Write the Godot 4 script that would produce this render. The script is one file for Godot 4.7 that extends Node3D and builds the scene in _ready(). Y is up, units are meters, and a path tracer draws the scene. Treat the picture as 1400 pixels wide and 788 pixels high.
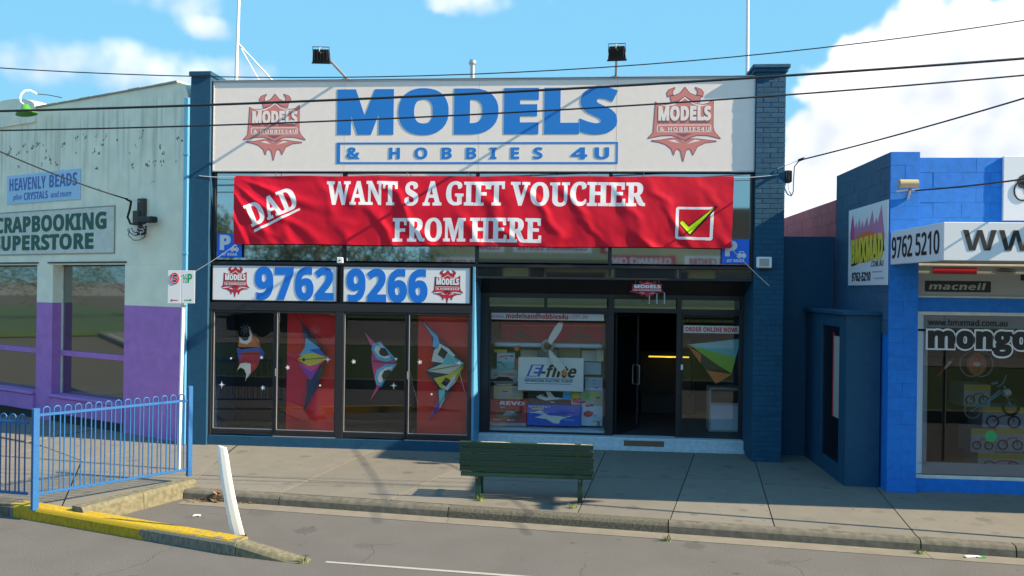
extends Node3D
# A hobby shop with a red banner on a suburban street, between a rendered craft shop and a blue bicycle shop.
# Metres, y up. The shop front lies in the plane z = 0, the street runs along x, the camera stands across the service lane.

const CAM := Vector3(1.27, 2.87, 14.5)
const FOCAL := 1130.0            # in pixels of the 1400 x 788 photograph
const GROUND := -0.05            # footpath level
const ROAD := -0.18              # service lane level
const SUN := Vector3(-1.6, -1.0, -0.25)
var cam_basis: Basis
var mats := {}
var meshes := {}
var noises := {}
var fonts := {}
var taken := {}

# ---------------------------------------------------------------- helpers
func ray(px: float, py: float) -> Vector3:
	return cam_basis * Vector3((px - 700.0) / FOCAL, -(py - 394.0) / FOCAL, -1.0)
func pz(px: float, py: float, z: float) -> Vector3:      # where that line of sight meets a wall parallel to the shop front
	var d := ray(px, py)
	return CAM + d * ((z - CAM.z) / d.z)
func pxx(px: float, py: float, x: float) -> Vector3:     # ... a wall square to the shop front
	var d := ray(px, py)
	return CAM + d * ((x - CAM.x) / d.x)
func pg(px: float, py: float, y := GROUND) -> Vector3:   # ... the ground
	var d := ray(px, py)
	return CAM + d * ((y - CAM.y) / d.y)
func rc(px0: float, py0: float, px1: float, py1: float, z: float) -> Rect2:   # a rectangle on a wall parallel to the shop front
	var mx := (px0 + px1) / 2.0
	var my := (py0 + py1) / 2.0
	var x0 := pz(px0, my, z).x
	var x1 := pz(px1, my, z).x
	var yt := pz(mx, py0, z).y
	var yb := pz(mx, py1, z).y
	return Rect2(x0, yb, x1 - x0, yt - yb)

func lin(r: float, g: float, b: float) -> Color:
	return Color(r, g, b).linear_to_srgb()

func noise_tex(key: String, freq: float, lo: float, hi: float, octaves := 4, seed_ := 1, kind := FastNoiseLite.TYPE_SIMPLEX_SMOOTH, size := 512) -> Texture2D:
	if noises.has(key):
		return noises[key]
	var n := FastNoiseLite.new()
	n.seed = seed_
	n.noise_type = kind
	n.frequency = freq
	n.fractal_octaves = octaves
	var im := n.get_seamless_image(size, size)
	im.convert(Image.FORMAT_L8)
	var data := im.get_data()
	for i in data.size():
		data[i] = int(pow(clampf(lo + (hi - lo) * data[i] / 255.0, 0.0, 1.0), 0.4545) * 255.0)   # colour textures are read as sRGB
	var t := ImageTexture.create_from_image(Image.create_from_data(size, size, false, Image.FORMAT_L8, data))
	noises[key] = t
	return t

# weathered paving: patches, gum spots, drip stains and hairline cracks
func stain_tex(key: String, seed_: int, spots: int, cracks: int, dark := 0.72) -> Texture2D:
	var n := FastNoiseLite.new()
	n.seed = seed_
	n.frequency = 0.010
	n.fractal_octaves = 5
	var im := n.get_seamless_image(512, 512)
	im.convert(Image.FORMAT_RGB8)
	for y in 512:
		for x in 512:
			var v := pow(0.86 + 0.14 * im.get_pixel(x, y).r, 0.4545)
			im.set_pixel(x, y, Color(v, v, v * 0.995))
	var rng := RandomNumberGenerator.new()
	rng.seed = seed_
	for i in spots:
		var c := Vector2(rng.randf_range(8, 504), rng.randf_range(8, 504))
		var r := rng.randf_range(1.5, 5.0) if rng.randf() < 0.85 else rng.randf_range(8.0, 22.0)
		var k := rng.randf_range(dark, 0.93) if r < 6.0 else rng.randf_range(0.86, 0.95)
		for y in range(maxi(0, int(c.y - r - 2)), mini(512, int(c.y + r + 3))):
			for x in range(maxi(0, int(c.x - r - 2)), mini(512, int(c.x + r + 3))):
				if Vector2(x, y).distance_to(c) < r * (0.8 + 0.5 * n.get_noise_2d(x * 14.0, y * 14.0)):
					im.set_pixel(x, y, im.get_pixel(x, y) * k)
	for i in cracks:
		var p := Vector2(rng.randf_range(40, 470), rng.randf_range(40, 470))
		var a := rng.randf() * TAU
		for j in 150:
			a += rng.randf_range(-0.35, 0.35)
			p += Vector2(cos(a), sin(a)) * 1.4
			if p.x > 1 and p.y > 1 and p.x < 510 and p.y < 510:
				im.set_pixel(int(p.x), int(p.y), im.get_pixel(int(p.x), int(p.y)) * 0.6)
	noises[key] = ImageTexture.create_from_image(im)
	return noises[key]

func plain(key: String, c: Color, rough := 0.6, metal := 0.0) -> StandardMaterial3D:
	if mats.has(key):
		return mats[key]
	var m := StandardMaterial3D.new()
	m.albedo_color = c
	m.roughness = rough
	m.metallic = metal
	mats[key] = m
	return m

# a painted or mineral surface: fine grain and coarse patches multiplied into the colour, and a little relief
func grained(key: String, c: Color, rough: float, fine: Texture2D, fine_scale: float, coarse: Texture2D = null, coarse_scale := 0.3, relief: Texture2D = null, relief_scale := 3.0, depth_cm := 0.1) -> StandardMaterial3D:
	if mats.has(key):
		return mats[key]
	var m := plain(key, c, rough)
	m.albedo_texture = fine
	m.uv1_triplanar = true
	m.uv1_world_triplanar = true
	m.uv1_scale = Vector3.ONE * fine_scale
	if coarse:
		m.detail_enabled = true
		m.detail_albedo = coarse
		m.detail_blend_mode = BaseMaterial3D.BLEND_MODE_MUL
		m.detail_uv_layer = BaseMaterial3D.DETAIL_UV_2
		m.uv2_triplanar = true
		m.uv2_world_triplanar = true
		m.uv2_scale = Vector3.ONE * coarse_scale
	if relief:
		m.heightmap_enabled = true
		m.heightmap_texture = relief
		m.heightmap_scale = depth_cm
	return m

func glass(key: String, a: float, c := Color(0.02, 0.03, 0.03)) -> StandardMaterial3D:
	if mats.has(key):
		return mats[key]
	var m := plain(key, Color(c.r, c.g, c.b, a), 0.0)
	m.transparency = BaseMaterial3D.TRANSPARENCY_ALPHA
	return m

func numbered(called: String) -> String:
	taken[called] = taken.get(called, 0) + 1
	return called if taken[called] == 1 else "%s_%03d" % [called, taken[called] - 1]

func thing(called: String, label: String, category: String, at := Vector3.ZERO, turn := 0.0, group := "") -> Node3D:
	var o := Node3D.new()
	o.name = numbered(called)
	add_child(o)
	o.position = at
	o.rotation.y = turn
	return tag(o, label, category, group)
func tag(o: Node3D, label: String, category: String, group := "") -> Node3D:
	o.set_meta("label", label)
	o.set_meta("category", category)
	if group:
		o.set_meta("group", group)
	return o
func struct(o: Node3D) -> Node3D:
	o.set_meta("kind", "structure")
	return o

func part(parent: Node3D, called: String, mesh: Mesh, m: Material, at := Vector3.ZERO, turn := Vector3.ZERO) -> MeshInstance3D:
	var o := MeshInstance3D.new()
	o.name = numbered(called) if parent == self else called
	o.mesh = mesh
	o.material_override = m
	parent.add_child(o, true)
	o.position = at
	o.rotation = turn
	return o

# a box with chamfered edges, centred; alike boxes share one mesh
func cbox(size: Vector3, c := 0.004) -> Mesh:
	var key := "b%.4f,%.4f,%.4f,%.4f" % [size.x, size.y, size.z, c]
	if meshes.has(key):
		return meshes[key]
	c = minf(c, minf(size.x, minf(size.y, size.z)) * 0.3)
	var h := size / 2.0
	var st := SurfaceTool.new()
	st.begin(Mesh.PRIMITIVE_TRIANGLES)
	var axes := [Vector3.RIGHT, Vector3.UP, Vector3.BACK]
	for a in 3:
		for s in [-1.0, 1.0]:
			var n: Vector3 = axes[a] * s
			var u: Vector3 = axes[(a + 1) % 3]
			var v: Vector3 = axes[(a + 2) % 3]
			var hu: float = h[(a + 1) % 3] - c
			var hv: float = h[(a + 2) % 3] - c
			var o: Vector3 = n * h[a]
			quad(st, [o - u * hu - v * hv, o + u * hu - v * hv, o + u * hu + v * hv, o - u * hu + v * hv], n)
	for a in 3:                                            # twelve edges
		var u: Vector3 = axes[a]
		var b: Vector3 = axes[(a + 1) % 3]
		var d: Vector3 = axes[(a + 2) % 3]
		var hu: float = h[a] - c
		var hb: float = h[(a + 1) % 3]
		var hd: float = h[(a + 2) % 3]
		for sb in [-1.0, 1.0]:
			for sd in [-1.0, 1.0]:
				var p: Vector3 = b * sb * hb + d * sd * (hd - c)
				var q: Vector3 = b * sb * (hb - c) + d * sd * hd
				quad(st, [p - u * hu, p + u * hu, q + u * hu, q - u * hu], (b * sb + d * sd).normalized())
	for sx in [-1.0, 1.0]:
		for sy in [-1.0, 1.0]:
			for sz in [-1.0, 1.0]:
				var s := Vector3(sx, sy, sz)
				tri(st, (h - Vector3(0, c, c)) * s, (h - Vector3(c, 0, c)) * s, (h - Vector3(c, c, 0)) * s, s.normalized())
	var m := st.commit()
	meshes[key] = m
	return m

func tri(st: SurfaceTool, a: Vector3, b: Vector3, c: Vector3, n: Vector3) -> void:
	if (b - a).cross(c - a).dot(n) > 0.0:
		var t := b
		b = c
		c = t
	for p in [a, b, c]:
		st.set_normal(n)
		st.add_vertex(p)
func quad(st: SurfaceTool, p: Array, n: Vector3) -> void:
	tri(st, p[0], p[1], p[2], n)
	tri(st, p[0], p[2], p[3], n)

func slab(parent: Node3D, called: String, lo: Vector3, hi: Vector3, m: Material, c := 0.004) -> MeshInstance3D:
	return part(parent, called, cbox(hi - lo, c), m, (lo + hi) / 2.0)
func panel(parent: Node3D, called: String, r: Rect2, z0: float, z1: float, m: Material, c := 0.003) -> MeshInstance3D:
	return slab(parent, called, Vector3(r.position.x, r.position.y, z0), Vector3(r.end.x, r.end.y, z1), m, c)

# the body of a box whose points stay in its parent's axes, so that a texture can be laid over the whole
func raw_slab(parent: Node3D, called: String, lo: Vector3, hi: Vector3, m: Material) -> MeshInstance3D:
	var st := SurfaceTool.new()
	st.begin(Mesh.PRIMITIVE_TRIANGLES)
	var src := cbox(hi - lo, 0.004)
	st.append_from(src, 0, Transform3D(Basis.IDENTITY, (lo + hi) / 2.0))
	return part(parent, called, st.commit(), m)

# a flat shape with thickness: outline in x, y; front face at z = thick
func plate(pts: PackedVector2Array, thick: float, st: SurfaceTool = null, z := 0.0) -> Mesh:
	var own := st == null
	if own:
		st = SurfaceTool.new()
		st.begin(Mesh.PRIMITIVE_TRIANGLES)
	var idx := Geometry2D.triangulate_polygon(pts)
	for i in range(0, idx.size(), 3):
		for side in [0.0, 1.0]:
			var zz: float = z + thick * side
			tri(st, Vector3(pts[idx[i]].x, pts[idx[i]].y, zz), Vector3(pts[idx[i + 1]].x, pts[idx[i + 1]].y, zz), Vector3(pts[idx[i + 2]].x, pts[idx[i + 2]].y, zz), Vector3(0, 0, side * 2.0 - 1.0))
	var turn := -1.0 if Geometry2D.is_polygon_clockwise(pts) else 1.0
	for i in pts.size():
		var a := pts[i]
		var b := pts[(i + 1) % pts.size()]
		var d := (b - a).normalized() * turn
		quad(st, [Vector3(a.x, a.y, z), Vector3(b.x, b.y, z), Vector3(b.x, b.y, z + thick), Vector3(a.x, a.y, z + thick)], Vector3(d.y, -d.x, 0))
	return st.commit() if own else null

func pv(a: Array) -> PackedVector2Array:                  # [x, y, x, y, ...]
	var r := PackedVector2Array()
	for i in range(0, a.size(), 2):
		r.append(Vector2(a[i], a[i + 1]))
	return r
# an outline given in pixels of an enlarged crop of the photograph, laid on the wall plane z
func on_wall(a: Array, ox: float, oy: float, k: float, z: float) -> PackedVector2Array:
	var r := PackedVector2Array()
	for i in range(0, a.size(), 2):
		var p := pz(ox + a[i] / k, oy + a[i + 1] / k, z)
		r.append(Vector2(p.x, p.y))
	return r

func ring_of(c: Vector2, rx: float, ry: float, n := 24, from := 0.0, to := TAU) -> PackedVector2Array:
	var r := PackedVector2Array()
	for i in n:
		var a := from + (to - from) * i / (n if is_equal_approx(to - from, TAU) else n - 1)
		r.append(c + Vector2(cos(a) * rx, sin(a) * ry))
	return r

func tube(path: Array, radius: float, sides := 8, end_radius := -1.0) -> Mesh:
	var st := SurfaceTool.new()
	st.begin(Mesh.PRIMITIVE_TRIANGLES)
	add_tube(st, path, radius, sides, end_radius)
	return st.commit()
func add_tube(st: SurfaceTool, path: Array, radius: float, sides := 8, end_radius := -1.0) -> void:
	if end_radius < 0.0:
		end_radius = radius
	var rings := []
	var norms := []
	var side := Vector3.ZERO
	for i in path.size():
		var d: Vector3 = (path[mini(i + 1, path.size() - 1)] - path[maxi(i - 1, 0)]).normalized()
		if side == Vector3.ZERO:
			side = d.cross(Vector3.UP if absf(d.y) < 0.9 else Vector3.RIGHT).normalized()
		side = (side - d * side.dot(d)).normalized()
		var up := side.cross(d)
		var ring := []
		var nr := []
		var r := lerpf(radius, end_radius, float(i) / maxf(1.0, path.size() - 1))
		for k in sides:
			var a := TAU * k / sides
			var n := side * cos(a) + up * sin(a)
			nr.append(n)
			ring.append(path[i] + n * r)
		rings.append(ring)
		norms.append(nr)
	for i in path.size() - 1:
		for k in sides:
			var l := (k + 1) % sides
			for v in [[i, k], [i + 1, l], [i + 1, k], [i, k], [i, l], [i + 1, l]]:
				st.set_normal(norms[v[0]][v[1]])
				st.add_vertex(rings[v[0]][v[1]])
	for e in [0, path.size() - 1]:
		var out: Vector3 = (path[0] - path[1]).normalized() if e == 0 else (path[e] - path[e - 1]).normalized()
		for k in sides:
			tri(st, path[e], rings[e][k], rings[e][(k + 1) % sides], out)

func lathe(profile: Array, n := 20) -> Mesh:              # profile of Vector2(radius, height)
	var st := SurfaceTool.new()
	st.begin(Mesh.PRIMITIVE_TRIANGLES)
	st.set_smooth_group(0)
	for i in profile.size() - 1:
		for k in n:
			var a := TAU * k / n
			var b := TAU * (k + 1) / n
			var p: Vector2 = profile[i]
			var q: Vector2 = profile[i + 1]
			var v := [Vector3(cos(a) * p.x, p.y, sin(a) * p.x), Vector3(cos(b) * p.x, p.y, sin(b) * p.x), Vector3(cos(b) * q.x, q.y, sin(b) * q.x), Vector3(cos(a) * q.x, q.y, sin(a) * q.x)]
			for j in ([0, 2, 1, 0, 3, 2] if profile[0].y > profile[-1].y else [0, 1, 2, 0, 2, 3]):
				st.add_vertex(v[j])
	st.index()
	st.generate_normals()
	return st.commit()

func catenary(a: Vector3, b: Vector3, sag: float, n := 24) -> Array:
	var r := []
	for i in n + 1:
		var t := float(i) / n
		r.append(a.lerp(b, t) - Vector3(0, sag * 4.0 * t * (1.0 - t), 0))
	return r

# lettering: a kind of letter is [typeface, bold by (share of the letter height), slant, extra gap]
func font(kind: String, bold_by := 0.0, slant := 0.0, gap := 0.0) -> Array:
	return [kind, bold_by, slant, gap]
func face_of(kind: String) -> Font:
	if not fonts.has(kind):
		var f := SystemFont.new()
		f.font_names = PackedStringArray(["Droid Serif" if kind.begins_with("serif") else "Droid Sans"])
		f.font_weight = 700 if kind.ends_with("bold") else 400
		fonts[kind] = f
	return fonts[kind]
# outlines of the words, holes bridged into their letters; units of the letter height (about 1 for capitals)
func outlines(words: String, f: Array) -> Array:
	var ts := TextServerManager.get_primary_interface()
	var line := TextLine.new()
	line.add_string(words, face_of(f[0]), 100)
	var out := []
	var pen := 0.0
	for g in ts.shaped_text_get_glyphs(line.get_rid()):
		var d: Dictionary = ts.font_get_glyph_contours(g.font_rid, g.font_size, g.index)
		var loops := []
		if d.has("points"):
			var pts: PackedVector3Array = d.points
			var start := 0
			for last in d.contours:
				loops.append(flatten(pts.slice(start, last + 1)))
				start = last + 1
		var big := []
		var holes := []
		for i in loops.size():
			var inside := 0
			for j in loops.size():
				if i != j and Geometry2D.is_point_in_polygon(loops[i][0], loops[j]):
					inside += 1
			var l: PackedVector2Array = loops[i]
			if Geometry2D.is_polygon_clockwise(l):
				l.reverse()
			var grown := [l]
			if f[1] != 0.0:
				grown = Geometry2D.offset_polygon(l, f[1] * (8.0 if inside % 2 == 0 else -8.0), Geometry2D.JOIN_MITER)
			for q in grown:
				if inside % 2 == 0:
					big.append(q)
				else:
					holes.append(q)
		for o in big:                                        # cut through every hole, so that no piece keeps one
			var cuts := [-1e4]
			for h in holes:
				if Geometry2D.is_point_in_polygon(h[0], o):
					var hb := bounds([h])
					cuts.append(hb.get_center().x)
			cuts.append(1e4)
			cuts.sort()
			for i in cuts.size() - 1:
				if cuts[i + 1] - cuts[i] < 0.5:
					continue
				var pieces := [o]
				if cuts.size() > 2:
					pieces = Geometry2D.intersect_polygons(o, pv([cuts[i], -1e3, cuts[i + 1], -1e3, cuts[i + 1], 1e3, cuts[i], 1e3]))
				for h in holes:
					var left := []
					for q in pieces:
						left.append_array(Geometry2D.clip_polygons(q, h))
					pieces = left
				for q in pieces:
					if q.size() < 3 or Geometry2D.is_polygon_clockwise(q):
						continue
					var moved := PackedVector2Array()
					for p in q:
						moved.append(Vector2(p.x + p.y * f[2] + pen, p.y))
					out.append(moved)
		pen += g.advance + f[3]
	return out
func flatten(p: PackedVector3Array) -> PackedVector2Array:      # quadratic outlines to short straight runs
	var full := []
	for i in p.size():
		var a := p[i]
		var b := p[(i + 1) % p.size()]
		full.append([Vector2(a.x, -a.y), int(a.z) == 1])
		if int(a.z) != 1 and int(b.z) != 1:
			full.append([Vector2(a.x + b.x, -a.y - b.y) / 2.0, true])
	var r := PackedVector2Array()
	var n := full.size()
	for i in n:
		if full[i][1]:
			if r.is_empty() or r[r.size() - 1].distance_squared_to(full[i][0]) > 0.01:
				r.append(full[i][0])
		else:
			var a: Vector2 = full[(i + n - 1) % n][0]
			var c: Vector2 = full[i][0]
			var b: Vector2 = full[(i + 1) % n][0]
			for k in range(1, 5):
				var t := k / 5.0
				r.append(a * (1 - t) * (1 - t) + c * 2 * t * (1 - t) + b * t * t)
	if r.size() > 1 and r[0].distance_squared_to(r[r.size() - 1]) < 0.01:
		r.remove_at(r.size() - 1)
	return r
func bounds(polys: Array) -> Rect2:
	var b := Rect2(polys[0][0], Vector2.ZERO)
	for q in polys:
		for p in q:
			b = b.expand(p)
	return b
# lettering fitted into a rectangle of its parent's x, y plane, lying on z
func letter(parent: Node3D, words: String, f: Array, r: Rect2, z: float, m: Material, tilt := 0.0, called := "lettering", thick := 0.005) -> MeshInstance3D:
	var polys := outlines(words, f)
	var bb := bounds(polys)
	var k := r.size / bb.size
	var st := SurfaceTool.new()
	st.begin(Mesh.PRIMITIVE_TRIANGLES)
	for q in polys:
		var fit := PackedVector2Array()
		for p in q:
			fit.append(((p - bb.get_center()) * k).rotated(tilt))
		plate(fit, thick, st)
	return part(parent, called, st.commit(), m, Vector3(r.get_center().x, r.get_center().y, z))

# the flame-crowned shield of the shop, w metres wide round c, as layered print
func emblem(parent: Node3D, c: Vector2, w: float, z: float, body: Material, dark: Material, white: Material) -> MeshInstance3D:
	var k := w / 617.0
	var f := func(a: Array, grow := 0.0) -> PackedVector2Array:
		var r := PackedVector2Array()
		for i in range(0, a.size(), 2):
			r.append(c + Vector2((a[i] - 536.0) * k, (395.0 - a[i + 1]) * k))
		if grow != 0.0:
			var g := Geometry2D.offset_polygon(r, grow * k, Geometry2D.JOIN_MITER)
			if g.size():
				r = g[0]
		return r
	var shield := [288, 205, 320, 222, 375, 225, 430, 215, 485, 195, 540, 160, 590, 198, 640, 218, 700, 225, 745, 215, 783, 185, 783, 425, 800, 470, 845, 518, 740, 492, 650, 490, 600, 505, 540, 535, 480, 505, 430, 490, 340, 492, 228, 515, 270, 470, 275, 410]
	var flame := [260, 540, 340, 535, 420, 520, 480, 520, 530, 560, 590, 525, 650, 525, 720, 535, 810, 545, 720, 555, 650, 590, 615, 660, 600, 620, 575, 605, 550, 630, 530, 715, 510, 630, 485, 605, 460, 620, 448, 660, 430, 610, 380, 570, 320, 550]
	var crown := [425, 198, 415, 150, 450, 145, 500, 125, 540, 75, 580, 125, 630, 145, 675, 150, 665, 198, 610, 190, 540, 148, 480, 190]
	var horn := [392, 150, 385, 120, 405, 92, 450, 76, 428, 110, 436, 138, 410, 142]
	var horn2 := []
	for i in range(0, horn.size(), 2):
		horn2.append_array([1082 - horn[i], horn[i + 1]])
	var st := SurfaceTool.new()
	st.begin(Mesh.PRIMITIVE_TRIANGLES)
	for s in [shield, flame, crown, horn, horn2]:
		plate(f.call(s, 7.0), 0.0015, st)
	var o := part(parent, "emblem", st.commit(), dark, Vector3(0, 0, z))
	st = SurfaceTool.new()
	st.begin(Mesh.PRIMITIVE_TRIANGLES)
	for s in [shield, flame, crown, horn, horn2]:
		plate(f.call(s), 0.0025, st)
	part(o, "shield", st.commit(), body)
	st = SurfaceTool.new()
	st.begin(Mesh.PRIMITIVE_TRIANGLES)
	for s in [[330, 222, 375, 238, 440, 228, 490, 205, 540, 170, 590, 208, 640, 230, 690, 238, 740, 225, 690, 226, 640, 219, 590, 195, 540, 155, 490, 193, 440, 214, 375, 226], [300, 398, 770, 398, 770, 406, 300, 406], [300, 458, 770, 458, 770, 464, 300, 464], [300, 398, 308, 398, 308, 464, 300, 464], [762, 398, 770, 398, 770, 464, 762, 464],
			[400, 540, 450, 530, 500, 560, 440, 550], [680, 540, 630, 530, 560, 570, 620, 552]]:
		plate(f.call(s), 0.0035, st)
	part(o, "white_trim", st.commit(), white)
	part(o, "dark_wedge", plate(f.call([470, 475, 605, 475, 540, 503]), 0.0045), dark)
	var p := c + Vector2((540 - 536) * k, (395 - 310) * k)
	letter(o, "MODELS", font("sansbold", 0.6), Rect2(p.x - 228 * k, p.y - 72 * k, 456 * k, 144 * k), 0.004, dark, 0.0, "letter_shadow", 0.001)
	letter(o, "MODELS", font("sansbold", 0.5), Rect2(p.x - 228 * k, p.y - 54 * k, 456 * k, 130 * k), 0.005, white, 0.0, "lettering", 0.001)
	letter(o, "& HOBBIES4U", font("sansbold", 0.0, 0.0, 8), Rect2(p.x - 215 * k, p.y - 145 * k, 430 * k, 34 * k), 0.004, white, 0.0, "lettering", 0.001)
	return o

# print lettering into an image (for cloth that does not lie flat); r in pixels, y down
func stamp(im: Image, words: String, f: Array, r: Rect2, c: Color, tilt := 0.0) -> void:
	var polys := outlines(words, f)
	var bb := bounds(polys)
	for q in polys:
		var fit := PackedVector2Array()
		for p in q:
			var v: Vector2 = (p - bb.get_center()) / bb.size * r.size
			fit.append(r.get_center() + Vector2(v.x, -v.y).rotated(tilt))
		fill_poly(im, fit, c)
func fill_tri(im: Image, a: Vector2, b: Vector2, d: Vector2, c: Color) -> void:
	var y0 := int(floor(minf(a.y, minf(b.y, d.y))))
	var y1 := int(ceil(maxf(a.y, maxf(b.y, d.y))))
	for y in range(maxi(y0, 0), mini(y1 + 1, im.get_height())):
		var lo := 1e9
		var hi := -1e9
		var yy := y + 0.5
		for e in [[a, b], [b, d], [d, a]]:
			var p: Vector2 = e[0]
			var q: Vector2 = e[1]
			if (p.y <= yy) != (q.y <= yy):
				var x := p.x + (q.x - p.x) * (yy - p.y) / (q.y - p.y)
				lo = minf(lo, x)
				hi = maxf(hi, x)
		if hi >= lo:
			var xa := int(round(lo))
			var xb := int(round(hi))
			if xb > xa:
				im.fill_rect(Rect2i(xa, y, xb - xa, 1), c)
func fill_poly(im: Image, pts: PackedVector2Array, c: Color) -> void:
	var idx := Geometry2D.triangulate_polygon(pts)
	for i in range(0, idx.size(), 3):
		fill_tri(im, pts[idx[i]], pts[idx[i + 1]], pts[idx[i + 2]], c)

# ---------------------------------------------------------------- sky
func make_sky() -> Sky:
	var w := 2048
	var h := 1024
	var n := FastNoiseLite.new()
	n.seed = 7
	n.frequency = 1.0
	n.fractal_octaves = 6
	n.fractal_gain = 0.52
	var soft := FastNoiseLite.new()
	soft.seed = 21
	soft.frequency = 2.2
	soft.fractal_octaves = 3
	# banks of cloud: [direction, half width and half height in degrees, strength]
	var banks := []
	for b in [[1265, 170, 6.2, 6.6, 1.1], [1425, 165, 6.0, 6.4, 1.15], [1175, 205, 5.0, 4.2, 0.95], [1430, 240, 10.0, 6.5, 1.3], [1130, 270, 6.0, 3.5, 0.9], [1260, 290, 10.0, 5.0, 1.1], [150, 96, 4.6, 1.5, 0.46], [225, 104, 3.4, 1.3, 0.44], [255, 2, 4.2, 0.7, 0.30], [665, 0, 3.6, 0.7, 0.30], [335, 104, 1.8, 1.0, 0.34], [290, 33, 1.8, 0.6, 0.28]]:
		var d := ray(b[0], b[1]).normalized()
		banks.append([atan2(d.x, -d.z), asin(d.y), deg_to_rad(b[2]), deg_to_rad(b[3]), b[4]])
	var rng := RandomNumberGenerator.new()
	rng.seed = 5
	for i in 16:                                          # the same kind of sky all round
		var az := deg_to_rad(45.0 + 270.0 * (i + rng.randf()) / 16.0)
		var big := rng.randf() < 0.5
		banks.append([az, deg_to_rad(rng.randf_range(3.0, 38.0)), deg_to_rad(rng.randf_range(5, 12) if big else rng.randf_range(2, 5)), deg_to_rad(rng.randf_range(4, 8) if big else rng.randf_range(0.8, 2)), 1.1 if big else 0.4])
	var data := PackedFloat32Array()
	data.resize(w * h * 3)
	var top := Vector3(0.060, 0.238, 0.430)
	var low := Vector3(0.176, 0.362, 0.458)
	for y in h:
		var el := (0.5 - (y + 0.5) / h) * PI
		var t := pow(clampf(sin(maxf(el, 0.0)), 0.0, 1.0), 0.55)
		var base := low.lerp(top, t)
		if el < 0.0:
			base = Vector3(0.20, 0.20, 0.19)
		var near := []
		for b in banks:
			if absf(el - b[1]) < b[3] * 1.6 + 0.02:
				near.append(b)
		for x in w:
			var c := base
			if el > 0.0 and near.size():
				var az := (x + 0.5) / w * TAU
				var best := 0.0
				var under := 0.0
				var power := 0.0
				for b in near:
					var da: float = wrapf(az - b[0], -PI, PI) / b[2]
					if absf(da) < 1.6:
						var de: float = (el - b[1]) / b[3]
						if de < 0.0:
							de *= 0.8
						var v: float = b[4] * (1.0 - (da * da + de * de) / 1.9)
						if v > best:
							best = v
							under = de
							power = b[4]
				if best > 0.0:
					var d := Vector3(sin(az) * cos(el), sin(el), -cos(az) * cos(el))
					var q := n.get_noise_3dv(d * 9.0)
					var cover := smoothstep(0.14, 0.36, best + q * 0.85 - 0.10) if power > 0.8 else 0.8 * smoothstep(0.02, 0.50, best + q * 0.55)
					if cover > 0.0:
						var g := soft.get_noise_3dv(d * 4.0) * 0.5 + 0.5
						var shade := clampf(0.64 + 0.32 * under + (g - 0.5) * 1.5 + q * 0.55, 0.0, 1.0)
						var cc := Vector3(0.33, 0.365, 0.45).lerp(Vector3(0.60, 0.60, 0.60), shade)
						c = base.lerp(cc, cover)
			var o := (y * w + x) * 3
			data[o] = c.x
			data[o + 1] = c.y
			data[o + 2] = c.z
	var im := Image.create_from_data(w, h, false, Image.FORMAT_RGBF, data.to_byte_array())
	var pm := PanoramaSkyMaterial.new()
	pm.panorama = ImageTexture.create_from_image(im)
	var s := Sky.new()
	s.sky_material = pm
	return s

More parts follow.
